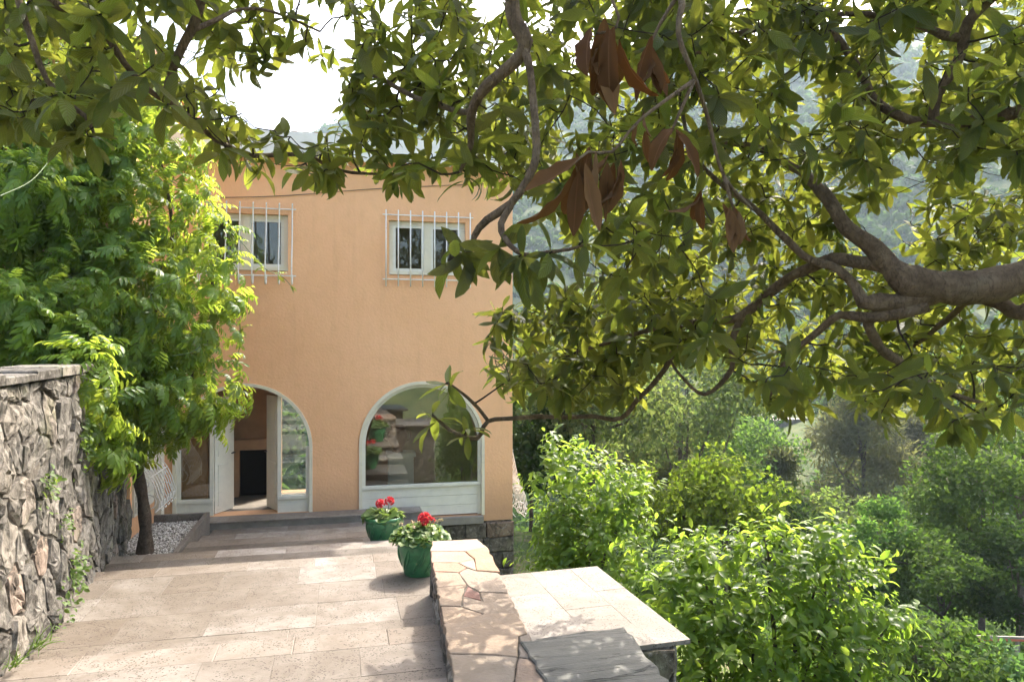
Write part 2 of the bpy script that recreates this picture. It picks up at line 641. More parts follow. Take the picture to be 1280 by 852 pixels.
def m_paint(name, color, chips=(.36, .31, .25)):
    t = NT(name)
    p = t.pos()
    g = t.noise(t.n('ShaderNodeMapping', {0: p, 'Scale': (2, 2, 26)}).outputs[0], 2.0, 5, .6)
    n = t.noise(p, 7, 6, .65)
    c = t.mix(t.math('MULTIPLY', t.ramp(n, [(.4, 0), (.8, 1)]), .5), color, tuple(x * .78 for x in color))
    c = t.mix(t.math('MULTIPLY', t.ramp(g, [(.62, 0), (.72, 1)]), .5), c, chips)
    return t.finish(t.principled(c, .55, t.bump(g, .35, .004), .4))


def m_iron():
    t = NT('white_iron')
    p = t.pos()
    n = t.noise(p, 30, 4, .6)
    c = t.mix(t.ramp(n, [(.62, 0), (.7, 1)]), (.74, .71, .65), (.42, .30, .2))
    return t.finish(t.principled(c, .5, t.bump(n, .3, .002), .4))


def m_glaze():
    t = NT('green_glaze')
    p = t.pos()
    n = t.noise(p, 14, 5, .6)
    c = t.mix(t.ramp(n, [(.35, 0), (.7, 1)]), (.022, .115, .045), (.05, .21, .085))
    c = t.mix(t.ramp(t.noise(p, 8, 5), [(.63, 0), (.72, 1)]), c, (.26, .33, .16))
    return t.finish(t.principled(c, .3, t.bump(n, .3, .004), .55))


MAT = {}
MAT['stucco'] = m_stucco()
MAT['travertine'] = m_travertine()
MAT['flag'] = m_flag()
MAT['slate'] = m_slate()
MAT['rubble'] = m_rubble()
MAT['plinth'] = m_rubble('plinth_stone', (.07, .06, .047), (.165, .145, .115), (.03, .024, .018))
MAT['mortar'] = m_rubble('mortar', (.085, .075, .063), (.18, .165, .145), (.035, .028, .021))
MAT['concrete'] = m_plain('concrete', (.24, .215, .18), .9, .3, 4, .5, .01, .2)
MAT['cream'] = m_paint('cream_paint', (.70, .63, .48))
MAT['white_wood'] = m_paint('white_wood_paint', (.70, .655, .55), (.40, .36, .29))
MAT['iron'] = m_iron()
MAT['glass'] = m_glass()
MAT['dark_glass'] = m_glass(1.0, 0.0)
MAT['glaze'] = m_glaze()
MAT['soil'] = m_plain('soil', (.06, .042, .03), .95, .4, 30, 1, .02, .1)
MAT['interior'] = m_plain('interior_plaster', (.50, .32, .19), .9, .3, 2.5, .3, .01, .2)
MAT['interior_orange'] = m_plain('interior_orange_plaster', (.80, .40, .15), .9, .15, 2.5, .3, .01, .2)
MAT['soot'] = m_plain('soot', (.01, .009, .008), .95, .2, 6, .2, .01, .1)
MAT['rooftile'] = m_plain('roof_tile', (.36, .17, .10), .85, .3, 4, .4, .01, .2)
MAT['fascia'] = m_plain('white_fascia', (.74, .71, .65), .8, .1, 5, .3, .004, .3)
MAT['bark'] = m_bark('loquat_bark', (.085, .055, .033), (.23, .16, .10), 11)
MAT['twig'] = m_bark('twig_bark', (.028, .019, .012), (.07, .05, .032), 16)
MAT['vinebark'] = m_bark('wisteria_bark', (.06, .042, .03), (.15, .11, .08), 14)
MAT['treebark'] = m_bark('tree_bark', (.05, .04, .03), (.14, .11, .085), 6)
MAT['loquat'] = m_leaf('loquat_leaf', [(0, (.006, .016, .004)), (.5, (.011, .024, .005)), (.92, (.019, .035, .007)), (1, (.10, .11, .018))],
                       (.036, .034, .014), (.54, .56, .07), .33, .48, 10, (.055, .058, .02), .22, blot=(.10, .075, .03))
MAT['deadleaf'] = m_leaf('dead_leaf', [(0, (.055, .026, .011)), (.6, (.085, .042, .017)), (1, (.13, .07, .03))],
                         (.10, .06, .03), (.18, .07, .018), .2, .8, 0, (.16, .08, .04), .05)
MAT['wisteria'] = m_leaf('wisteria_leaf', [(0, (.011, .036, .007)), (.55, (.028, .078, .011)), (1, (.12, .18, .022))],
                         (.032, .068, .014), (.80, .92, .10), .42, .42, 0, (.05, .09, .02), .3)
MAT['citrus'] = m_leaf('citrus_leaf', [(0, (.014, .038, .007)), (.55, (.034, .075, .011)), (1, (.14, .19, .026))],
                       (.045, .085, .018), (.58, .76, .085), .42, .42, 0, (.12, .18, .05), .25)
MAT['tree'] = m_leaf('tree_leaf', [(0, (.65, .65, .65)), (.5, (1.05, 1.05, 1.05)), (1, (1.6, 1.6, 1.5))],
                     (1.1, 1.1, 1.1), (3.6, 3.7, 1.8), .42, .7, 0, (.8, .8, .8), .05, objcol=True)
MAT['weed'] = m_leaf('weed_leaf', [(0, (.035, .08, .015)), (1, (.11, .17, .04))], (.1, .15, .05), (.3, .4, .06), .4, .5, 0, (.1, .15, .05), .3)
MAT['geranium'] = m_leaf('geranium_leaf', [(0, (.035, .09, .02)), (.6, (.075, .14, .035)), (1, (.30, .34, .13))], (.12, .16, .07), (.3, .4, .08), .35, .5, 0, (.1, .15, .06), .3)
MAT['petal'] = m_leaf('red_petal', [(0, (.62, .03, .045)), (1, (.85, .12, .14))], (.6, .05, .06), (.75, .05, .05), .35, .5, 0, (.6, .04, .05), .3)
MAT['bud'] = m_leaf('pale_bud', [(0, (.45, .36, .2)), (1, (.6, .42, .3))], (.5, .4, .25), (.5, .4, .2), .3, .6, 0, (.5, .4, .3), .3)
MAT['stalk'] = m_plain('green_stalk', (.09, .13, .04), .6, .2, 20, .1, .002)
MAT['wire'] = m_plain('black_cable', (.03, .028, .026), .5, .1, 10, .1, .002)
MAT['palewire'] = m_plain('pale_cable', (.34, .34, .33), .5, .1, 10, .1, .002)


def m_ground():
    t = NT('ground')
    p = t.pos()
    n1 = t.noise(p, .25, 7, .65)
    n2 = t.noise(p, 3.5, 6, .7)
    c = t.mix(t.ramp(n1, [(.35, 0), (.65, 1)]), (.045, .075, .022), (.10, .115, .045))
    c = t.mix(t.ramp(n2, [(.5, 0), (.72, 1)]), c, (.17, .135, .085))
    return t.finish(t.principled(c, .95, t.bump(n2, 1, .08), .1))


def m_gravel():
    t = NT('gravel')
    r = t.n('ShaderNodeAttribute', attribute_name='tint').outputs['Fac']
    c = t.ramp(r, [(0, (.16, .14, .12)), (.5, (.40, .37, .33)), (1, (.62, .59, .54))])
    return t.finish(t.principled(c, .85, None, .2))


def m_road():
    t = NT('road')
    p = t.pos()
    n = t.noise(p, .6, 5)
    c = t.mix(n, (.30, .255, .22), (.40, .35, .31))
    return t.finish(t.principled(c, .9, None, .2))


MAT['ground'] = m_ground()
MAT['gravel'] = m_gravel()
MAT['road'] = m_road()
# ================================================================== SETTING
def smoothstep(a, b, x):
    t = np.clip((x - a) / (b - a), 0, 1)
    return t * t * (3 - 2 * t)


def terrain_h(x, y):
    x, y = np.asarray(x, float), np.asarray(y, float)
    r = np.hypot(x, y)
    az = np.degrees(np.arctan2(x, y))              # 0 = facing the house, + to the right
    near = np.interp(r, [0, 7, 10, 14, 18, 30, 48, 85, 112, 122, 150, 200, 520, 620, 900, 1500],
                     [-1.5, -1.6, -2.1, -3.4, -4.7, -8.5, -13, -15, -10.2, -9.4, -2, 9, 205, 215, 150, 60])
    side = smoothstep(75, 115, np.abs(az - 13))
    ridge = np.interp(az, [-40, -6, -2, 4, 14, 40], [.45, .60, .73, .80, .96, 1.0]) + .03 * np.sin(np.radians(az) * 13 + 1) + .02 * np.sin(np.radians(az) * 31)
    far = np.where(r > 150, -2 + (near + 2) * ridge, near)
    back = np.interp(r, [0, 8, 20, 200, 1500], [-1.45, -1.45, -1, 12, 60])
    h = far * (1 - side) + back * side
    # keep the ground low under the house and the terrace
    keep = smoothstep(12, 7, np.abs(x + 3)) * smoothstep(22, 17, y) * smoothstep(-6, 0, y)
    return h * (1 - keep) + -1.55 * keep


def build_terrain():
    rs = np.concatenate([[0], np.geomspace(2, 1500, 110)])
    na = 200
    az = np.linspace(0, 2 * math.pi, na, endpoint=False)
    V = []
    for r in rs:
        x, y = r * np.sin(az), r * np.cos(az)
        z = terrain_h(x, y)
        amp = np.interp(r, [0, 18, 40, 200, 600], [.03, .06, .5, 4, 16])
        for i in range(na):
            V.append((x[i], y[i], z[i] + amp * vnoise((x[i], y[i], 0), 3.0 / max(8, r * .35), 3.1)))
    n = len(rs)
    i, j = np.meshgrid(np.arange(n - 1), np.arange(na), indexing='ij')
    j2 = (j + 1) % na
    F = np.stack([i * na + j, (i + 1) * na + j, (i + 1) * na + j2, i * na + j2], -1).reshape(-1, 4)
    me = mesh('ground', V, F, smooth=True)
    tag(link('ground', me, MAT['ground']), kind='structure')


build_terrain()

# ---- steps and terrace: wall line on the left, parapet line on the right
def wall_x(y):
    return np.interp(y, [-2, 3.0, 6.0, 8.6, 11.7], [-2.25, -2.28, -2.42, -2.68, -3.12])


def right_x(y):
    return np.interp(y, [-2, 4.3, 7.3, 7.4, 13.4], [.68, .70, .92, 1.34, 1.36])


TREADS = [  # (y_near, y_far, z): far edge is the nose seen from above
    (11.95, 12.90, -.12), (11.05, 11.95, .03), (9.93, 11.05, .18), (8.78, 9.93, .33),
    (6.05, 8.78, .48), (4.75, 6.05, .63), (3.85, 4.75, .78), (2.95, 3.85, .93), (2.05, 2.95, 1.08), (1.15, 2.05, 1.23), (-2.5, 1.15, 1.38)]
PLANT = (-2.18, 10.42, 12.80)      # right edge, near and far edge of the planting bed


def nose_skew(x):
    return 0.0


core = MB()
for (y0, y1, z) in TREADS:
    xl0, xl1 = -3.6, -3.6
    V = [(wall_x(y0) - .25, y0, -1.6), (right_x(y0 + .01) - .02, y0, -1.6), (right_x(y1 - .01) - .02, y1 - .025, -1.6), (wall_x(y1) - .25, y1 - .025, -1.6)]
    V += [(v[0], v[1], z - .006) for v in V]
    if y0 > 9.5:   # leave room for the planting bed
        for k in (0, 3, 4, 7):
            yy = V[k][1]
            if yy > PLANT[1] - .2: V[k] = (PLANT[0] + .03, V[k][1], V[k][2])
    if z == .18:
        V[0] = (PLANT[0] + .03, V[0][1], V[0][2]); V[4] = (PLANT[0] + .03, V[4][1], V[4][2])
    core.add(V, [(0, 3, 2, 1), (4, 5, 6, 7), (0, 1, 5, 4), (1, 2, 6, 5), (2, 3, 7, 6), (3, 0, 4, 7)])
# strip left of the bed's near end
core.box(-3.2, PLANT[0] + .03, 9.9, PLANT[1] - .06, -1.6, .15)
# threshold platform
core.box(-3.05, 1.36, 12.95, 13.38, -1.6, -.006)
steps = core.build('terrace_steps', MAT['concrete'])
tag(steps, kind='structure')


def lay_tiles(parent, x0f, x1f, y0, y1, z, rows, lmin, lmax, gap=.0025, thick=.03, nose=.035, mat='travertine', tone=1.0):
    ys = np.append(np.linspace(y0, y1 - .30, rows), y1 + nose) if rows > 1 else np.array([y0, y1 + nose])
    for r in range(rows):
        ya, yb = ys[r], ys[r + 1]
        xa, xb = float(x0f((ya + yb) / 2)), float(x1f((ya + yb) / 2))
        x = xa - rng.random() * .3
        while x < xb - .12:
            L = lmin + (lmax - lmin) * rng.random()
            if x + L > xb - .2: L = xb - x
            a, b = max(x, xa), min(x + L, xb)
            x += L
            if b - a < .06: continue
            poly = np.array([(a + gap / 2, ya + gap / 2), (b - gap / 2, ya + gap / 2), (b - gap / 2, yb - gap / 2), (a + gap / 2, yb - gap / 2)])
            if r == 0 or r == rows - 1 or True:
                poly = poly + rng.normal(0, .0012, poly.shape)
            zz = z + rng.normal(0, .0012)
            last = rows > 1 and r == rows - 1
            V, F = slab_mesh(poly, zz - (.05 if last else thick), zz, .006 if last else .002)
            k_ = tone * ((1.25 if r == rows - 1 else .76) if z < .4 else (1.12 if r == rows - 1 else .95) if rows > 1 else 1.0)  # tile colour holds light caught on the nosing, riser shade and dirt behind
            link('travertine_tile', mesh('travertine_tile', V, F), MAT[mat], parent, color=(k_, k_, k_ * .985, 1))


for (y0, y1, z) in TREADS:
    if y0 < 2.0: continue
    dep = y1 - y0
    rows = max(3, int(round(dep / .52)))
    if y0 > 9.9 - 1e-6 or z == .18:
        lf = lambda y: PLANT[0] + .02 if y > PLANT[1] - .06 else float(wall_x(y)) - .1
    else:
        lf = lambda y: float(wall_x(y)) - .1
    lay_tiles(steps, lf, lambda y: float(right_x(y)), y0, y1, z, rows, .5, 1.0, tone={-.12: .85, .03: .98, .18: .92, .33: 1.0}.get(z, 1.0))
    # riser faces the house: thin stone facing
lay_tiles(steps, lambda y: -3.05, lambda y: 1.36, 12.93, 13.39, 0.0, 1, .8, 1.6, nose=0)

# ---- raised ground of the upper garden behind the left wall
ug = MB()
ys = np.linspace(-6, 11.6, 12)
for a, b in zip(ys[:-1], ys[1:]):
    V = [(-40, a, -1.5), (wall_x(a) - .45, a, -1.5), (wall_x(b) - .45, b, -1.5), (-40, b, -1.5)]
    V += [(v[0], v[1], 2.66) for v in V]
    ug.add(V, [(4, 5, 6, 7), (1, 2, 6, 5), (0, 1, 5, 4), (2, 3, 7, 6)])
tag(ug.build('upper_garden_ground', MAT['ground']), kind='structure')

# ================================================================== HOUSE
YF = 13.4
XR = 3.13
house = thing('house', (0, YF, 0), 'terracotta stucco house with two arches and barred upper windows', 'house')


def arch_loop(cx, r, zs, z0, n=24):
    pts = [(cx + r, z0)]
    for i in range(n + 1):
        a = math.pi * i / n
        pts.append((cx + r * math.cos(a), zs + r * math.sin(a)))
    pts.append((cx - r, z0))
    return pts


ARCHES = [(-1.72, 1.15, 1.15, 0.0), (1.42, 1.15, 1.15, -.22)]
WINS = [(-2.38, -.98, 4.30, 5.30), (.80, 2.22, 4.28, 5.28)]
EAVE = 6.28


def wall_with_holes(name, outer, holes, y0, y1, mat, parent):
    loops = [[Vector((x, 0, z)) for x, z in lp] for lp in [outer] + holes]
    tris = tessellate_polygon(loops)
    flat = [p for lp in loops for p in lp]
    n = len(flat)
    V = [(p.x, y0, p.z) for p in flat] + [(p.x, y1, p.z) for p in flat]
    F = []
    for t in tris:
        a, b, c = (flat[i] for i in t)
        if (b - a).cross(c - a).y > 0: t = (t[0], t[2], t[1])
        F.append(tuple(t))
        F.append(tuple(i + n for i in (t[0], t[2], t[1])))
    o = 0
    for lp in loops:
        k = len(lp)
        for i in range(k):
            F.append((o + i, o + (i + 1) % k, n + o + (i + 1) % k, n + o + i))
        o += k
    me = mesh(name, V, F)
    bm = bmesh.new(); bm.from_mesh(me)
    bmesh.ops.recalc_face_normals(bm, faces=bm.faces)
    bm.to_mesh(me); bm.free()
    return link(name, me, mat, parent)


holes = [arch_loop(*a) for a in ARCHES] + [[(x1, z0), (x1, z1), (x0, z1), (x0, z0)] for x0, x1, z0, z1 in WINS]
wall_with_holes('facade_wall', [(-3.1, -.34), (XR, -.34), (XR, EAVE + .3), (-3.1, EAVE + .3)], holes, YF, YF + .35, MAT['stucco'], house)
# side and rear walls, wing on the left
BACK = 15.2  # rear wall set this near so the added opening's sun reaches the doorway
MB().box(XR - .35, XR - .002, YF + .352, BACK, -.34, EAVE + .3).build('side_wall', MAT['stucco'], house)
wall_with_holes('rear_wall', [(-3.1, -.34), (XR, -.34), (XR, EAVE + .3), (-3.1, EAVE + .3)],
                [[(-.25, .0), (-.25, 2.35), (-1.25, 2.35), (-1.25, .0)]], BACK + .002, BACK + .3, MAT['interior'], house)  # unseen opening, added to throw sun on the floor inside the door
MB().box(-11, -3.102, 11.7, BACK + .3, -1.5, 7.3).build('wing_wall', MAT['stucco'], house)
MB().box(-11.3, -2.75, 11.35, BACK + .6, 7.302, 7.45).build('wing_roof', MAT['rooftile'], house)
MB().box(-3.098, XR - .352, YF + .352, BACK, -.3, -.004).build('floor', MAT['concrete'], house)
MB().box(-3.098, XR - .352, YF + .352, BACK, 2.75, 2.95).build('ceiling', MAT['interior'], house)
for xx in (-.45,):
    MB().box(xx, xx + .12, YF + .9, BACK, 0, 2.75).build('inner_wall', MAT['interior'], house)
MB().box(-3.097, -3.06, YF + .36, BACK, 0, 2.745).build('inner_wall', MAT['interior_orange'], house)
MB().box(-3.058, -2.36, 13.64, 13.70, 0, 2.74).build('inner_wall', MAT['interior_orange'], house)
# roof slab, scalloped fascia, tiles
MB().box(-3.1, XR + .30, YF - .22, BACK + .5, EAVE + .302, EAVE + .42).build('roof', MAT['rooftile'], house)


def fascia(x0, x1, y, z0, z1):
    per = .19
    n = int(round((x1 - x0) / per))
    per = (x1 - x0) / n
    xs, zs = [], []
    for i in range(n):
        for k in range(8):
            t = k / 8
            xs.append(x0 + (i + t) * per)
            zs.append(z0 + .055 * abs(math.sin(math.pi * t)) ** .7)
    xs.append(x1); zs.append(z0)
    m = len(xs)
    V = [(x, y, z) for x, z in zip(xs, zs)] + [(x, y, z1) for x in xs] + [(x, y + .03, z) for x, z in zip(xs, zs)] + [(x, y + .03, z1) for x in xs]
    F = []
    for i in range(m - 1):
        F += [(i, i + 1, m + i + 1, m + i), (2 * m + i + 1, 2 * m + i, 3 * m + i, 3 * m + i + 1), (i + 1, i, 2 * m + i, 2 * m + i + 1), (m + i, m + i + 1, 3 * m + i + 1, 3 * m + i)]
    F += [(0, m, 3 * m, 2 * m), (m - 1, 3 * m - 1, 4 * m - 1, 2 * m - 1)]
    return MB().add(V, F)


fascia(-3.1, XR + .30, YF - .255, EAVE - .03, EAVE + .44).build('scalloped_fascia', MAT['fascia'], house)
MB().box(-3.1, XR + .29, YF - .224, YF - .002, EAVE + .10, EAVE + .298).build('soffit', MAT['fascia'], house)
for i in range(32):
    x = -3.0 + i * .195
    if x > XR + .2: break
    a = np.linspace(0, math.pi, 7)
    V = []
    for yy in (YF - .20, YF + .5):
        for rr in (.095, .08):
            V += [(x + rr * math.cos(t), yy, EAVE + .422 + rr * math.sin(t) * .5 + (.12 if yy > YF else 0)) for t in a]
    F = []
    for k in range(6):
        F += [(k, k + 1, 14 + k + 1, 14 + k), (7 + k + 1, 7 + k, 21 + k, 21 + k + 1), (k + 1, k, 7 + k, 7 + k + 1)]
    link('roof_tile', mesh('roof_tile', V, F, smooth=True), MAT['rooftile'], house)
cho = MB().box(-1.42, -1.12, 14.6, 14.9, EAVE + .421, EAVE + .86).build('chimney', MAT['fascia'], house, bevel=.02)


# arch trims and glazing
def arch_band(cx, r0, r1, zs, z0, ya, yb, n=28):
    """bent board between two concentric arches"""
    lo, hi = arch_loop(cx, r0, zs, z0, n), arch_loop(cx, r1, zs, z0, n)
    m = len(lo)
    V = [(x, ya, z) for x, z in lo] + [(x, ya, z) for x, z in hi] + [(x, yb, z) for x, z in lo] + [(x, yb, z) for x, z in hi]
    F = []
    for i in range(m - 1):
        F += [(i, i + 1, m + i + 1, m + i), (2 * m + i + 1, 2 * m + i, 3 * m + i, 3 * m + i + 1), (i + 1, i, 2 * m + i, 2 * m + i + 1), (m + i, m + i + 1, 3 * m + i + 1, 3 * m + i)]
    F += [(0, m, 3 * m, 2 * m), (2 * m - 1, m - 1, 3 * m - 1, 4 * m - 1)]
    return MB().add(V, F)


for (cx, r, zs, z0) in ARCHES:
    arch_band(cx, r - .045, r + .012, zs, z0, YF - .028, YF + .10).build('arch_trim', MAT['cream'], house)


def arch_piece(cx, r, zs, xa, xb, zb, y0, y1, name, mat, parent):
    """flat piece between xa and xb whose top follows the arch"""
    xs = np.linspace(xa, xb, 14)
    top = [zs + math.sqrt(max(0, r * r - (x - cx) ** 2)) for x in xs]
    n = len(xs)
    V = [(x, y0, zb) for x in xs] + [(x, y0, z) for x, z in zip(xs, top)] + [(x, y1, zb) for x in xs] + [(x, y1, z) for x, z in zip(xs, top)]
    F = []
    for i in range(n - 1):
        F += [(i, i + 1, n + i + 1, n + i), (2 * n + i + 1, 2 * n + i, 3 * n + i, 3 * n + i + 1), (n + i, n + i + 1, 3 * n + i + 1, 3 * n + i), (i + 1, i, 2 * n + i, 2 * n + i + 1)]
    F += [(0, n, 3 * n, 2 * n), (n - 1, 3 * n - 1, 4 * n - 1, 2 * n - 1)]
    return MB().add(V, F).build(name, mat, parent)


# right arch: glazed picture window over a boarded panel
cx, r, zs, z0 = ARCHES[1]
aw = arch_band(cx, r - .105, r - .047, zs, .40, YF + .05, YF + .11).build('arched_window', MAT['white_wood'], house)
arch_piece(cx, r - .107, zs, cx - r + .107, cx + r - .107, .40, YF + .078, YF + .084, 'pane', MAT['glass'], aw)
MB().box(cx - r + .047, cx + r - .047, YF + .02, YF + .115, .345, .398).build('rail', MAT['white_wood'], aw)
for k in range(3):
    za = -.20 + k * .18
    MB().box(cx - r + .105, cx + r - .105, YF + .06 + .003 * (k % 2), YF + .10, za + .002, za + .178).build('board', MAT['white_wood'], aw)
for sx in (-1, 1):
    xa = cx + sx * (r - .076)
    MB().box(xa - .029, xa + .029, YF + .05, YF + .11, -.215, .343).build('stile', MAT['white_wood'], aw)

# left arch: two side lights and an open pair of doors
cx, r, zs, z0 = ARCHES[0]
for (xa, xb) in ((cx - r + .047, -2.23), (-1.16, cx + r - .047)):
    s = MB()
    s.box(xa, xa + .06, YF + .03, YF + .11, .30, 1.16 if xa < -2 else 2.2)
    s.box(xb - .06, xb, YF + .03, YF + .11, .30, 2.2 if xb < -2 else 1.16)
    s.box(xa, xb, YF + .01, YF + .13, .24, .298)
    w = s.build('side_light', MAT['white_wood'], house)
    MB().box(xa + .002, xb - .002, YF + .04, YF + .10, .002, .238).build('base_panel', MAT['white_wood'], w)
    arch_piece(cx, r - .048, zs, xa + .062, xb - .062, .30, YF + .066, YF + .072, 'pane', MAT['glass'], w)


def door_leaf(hx, ang, sgn):
    """leaf .54 wide hinged at hx and swung inwards"""
    wd_, ht = .53, 2.05
    m = MB().box(0, sgn * wd_, 0, .035, 0, ht) if sgn > 0 else MB().box(sgn * wd_, 0, 0, .035, 0, ht)
    me = mesh('door', m.v, m.f)
    o = bpy.data.objects.new('door', me)
    COL.objects.link(o)
    me.materials.append(MAT['white_wood'])
    o.parent = house
    o.matrix_parent_inverse = Matrix.Translation((0, -YF, 0))
    o.location = (hx, YF + .13, .012)
    o.rotation_euler = (0, 0, sgn * ang)
    for za, zb in ((.12, .85), (1.0, 1.92)):
        a, b = sorted((sgn * .08, sgn * .45))
        q = MB().box(a, b, -.012, .047, za, zb)
        c = bpy.data.objects.new('panel', mesh('panel', q.v, q.f))
        c.data.materials.append(MAT['white_wood'])
        COL.objects.link(c); c.parent = o
    hb = MB().tube([(sgn * .48, -.012, 1.02), (sgn * .48, -.06, 1.02), (sgn * .38, -.065, 1.02)], .011, 6)
    c = bpy.data.objects.new('handle', mesh('handle', hb.v, hb.f)); c.data.materials.append(MAT['wire'])
    COL.objects.link(c); c.parent = o


door_leaf(-2.22, R(62), 1)
door_leaf(-1.17, R(64), -1)
# fireplace against the rear wall
fp = thing('fireplace', (-1.75, BACK, 0), 'dark fireplace against the back wall inside the open door', 'fireplace')
MB().box(-2.35, -1.27, BACK - .25, BACK - .004, .92, 1.12).build('mantel', MAT['interior'], fp, bevel=.01)
MB().box(-2.35, -2.02, BACK - .22, BACK - .004, 0, .918).build('jamb', MAT['interior'], fp)
MB().box(-1.50, -1.27, BACK - .22, BACK - .004, 0, .918).build('jamb', MAT['interior'], fp)
MB().box(-2.018, -1.502, BACK - .06, BACK - .004, 0, .918).build('firebox', MAT['soot'], fp)

# urn on a pale stand inside the arched window
st = thing('pedestal', (1.07, 14.35, 0), 'pale square pedestal behind the big arched window', 'pedestal')
MB().box(.84, 1.32, 14.15, 14.55, 0, .80).build('shaft', MAT['white_wood'], st, bevel=.012)
MB().box(.80, 1.36, 14.11, 14.59, .802, .88).build('top', MAT['white_wood'], st, bevel=.012)
urn = thing('urn', (1.02, 14.35, .88), 'brown terracotta urn standing on the pale pedestal behind the arched glass', 'urn')
uv_ = [(.10, .0), (.11, .02), (.08, .05), (.14, .14), (.19, .25), (.20, .33), (.16, .42), (.12, .46), (.15, .50), (.16, .52), (.12, .52)]
V, F = [], []
for (rr_, zz_) in uv_:
    for i in range(28):
        V.append((1.02 + rr_ * math.cos(i * math.tau / 28), 14.35 + rr_ * math.sin(i * math.tau / 28), .882 + zz_))
for i in range(len(uv_) - 1):
    for j in range(28):
        F.append((i * 28 + j, i * 28 + (j + 1) % 28, (i + 1) * 28 + (j + 1) % 28, (i + 1) * 28 + j))
F.append(tuple(range(27, -1, -1)))
link('body', mesh('body', V, F, smooth=True), MAT['rooftile'], urn)
for sx in (-1, 1):
    MB().tube(smooth_path([(1.02 + sx * .17, 14.35, 1.28), (1.02 + sx * .26, 14.35, 1.27), (1.02 + sx * .25, 14.35, 1.14), (1.02 + sx * .19, 14.35, 1.10)], .03), .013, 6).build('handle', MAT['rooftile'], urn, smooth=True)

# upper windows with frames, panes and grilles
for wi, (x0, x1, za, zb) in enumerate(WINS):
    f = MB()
    ya, yb = YF + .07, YF + .13
    t = .075
    f.box(x0 + .002, x1 - .002, ya, yb, zb - t, zb - .002); f.box(x0 + .002, x1 - .002, ya, yb, za + .002, za + t)
    f.box(x0 + .002, x0 + t, ya, yb, za + t, zb - t); f.box(x1 - t, x1 - .002, ya, yb, za + t, zb - t)
    xm = (x0 + x1) / 2
    f.box(xm - .06, xm + .06, ya - .012, yb, za + t, zb - t)
    w = f.build('window', MAT['cream'], house)
    for a, b in ((x0 + t, xm - .06), (xm + .06, x1 - t)):
        s = MB()
        s.box(a, b, ya + .01, yb - .01, zb - t - .05, zb - t); s.box(a, b, ya + .01, yb - .01, za + t, za + t + .05)
        s.box(a, a + .05, ya + .01, yb - .01, za + t + .05, zb - t - .05); s.box(b - .05, b, ya + .01, yb - .01, za + t + .05, zb - t - .05)
        s.build('casement', MAT['white_wood'], w)
        MB().box(a + .05, b - .05, ya + .03, ya + .036, za + t + .05, zb - t - .05).build('pane', MAT['dark_glass'], w)
    MB().box(x0 + .003, x1 - .003, YF - .03, YF + .069, za + .004, za + .04).build('sill', MAT['cream'], w)
    # grille
    g = thing('window_grille', (x0, YF, za), None, None)
    g.parent = house; g.matrix_parent_inverse = Matrix.Translation((0, -YF, 0))
    off = .05
    zt, zl = zb + .09, za - .09
    ends = (x0 - .12, x1 + .14)
    for zz in (zt, zl):
        MB().tube([(ends[0], YF - off, zz), (ends[1], YF - off, zz)], .011, 6).build('crossbar', MAT['iron'], g)
    nb = 8
    for k in range(nb):
        x = x0 - .06 + (x1 - x0 + .14) * k / (nb - 1)
        if wi == 1:
            pts = [(x, YF - off - .008, zl - .13), (x, YF - off - .008, zt + .09)]
        else:   # belly bars that swell out and hook back under the lower crossbar
            pts = [(x, YF - off, zt + .10), (x, YF - off - .04, zt + .06), (x, YF - off - .025, zt), (x, YF - .14, za + .55), (x, YF - .26, za + .12),
                   (x, YF - .27, zl - .06), (x, YF - .22, zl - .15), (x, YF - .12, zl - .14), (x, YF - .07, zl - .05), (x, YF - off - .012, zl + .02)]
            pts = smooth_path(pts, .05)
        MB().tube(pts, .0125, 6).build('bar', MAT['iron'], g, smooth=True)

# facade wire
MB().tube(smooth_path([(-3.0, YF - .02, 5.50), (-1.2, YF - .02, 5.62), (.6, YF - .02, 5.84), (2.8, YF - .02, 6.05)], .3), .006, 5).build('cable', MAT['wire'], house)

# plinth of dressed blocks under the right end, with a concrete ledge
ledge = MB().box(1.37, 2.55, YF - .12, YF - .004, -.36, -.225).build('ledge', MAT['concrete'], house, bevel=.01)
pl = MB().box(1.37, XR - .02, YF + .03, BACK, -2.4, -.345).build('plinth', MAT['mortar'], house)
zc = -.365
row = 0
while zc > -2.0:
    h = .26 + rng.random() * .05
    x = 1.40 - rng.random() * .3
    while x < XR - .03:
        L = .34 + rng.random() * .22
        b = min(x + L, XR + .02)
        if XR - b < .15: b = XR + .02
        a = max(x, 1.38)
        if b - a > .08:
            poly = ccw(rough_poly(np.array([(a + .008, zc - h + .008), (b - .008, zc - h + .008), (b - .008, zc - .008), (a + .008, zc - .008)]), .006, .09))
            V, F = slab_mesh(poly, 0, .085 + rng.random() * .03, .022)
            V = [(v[0], YF + .04 - v[2], v[1]) for v in V]
            F = [f[::-1] for f in F]
            link('stone_block', mesh('stone_block', V, F), MAT['plinth'], house)
        x = b
    zc -= h


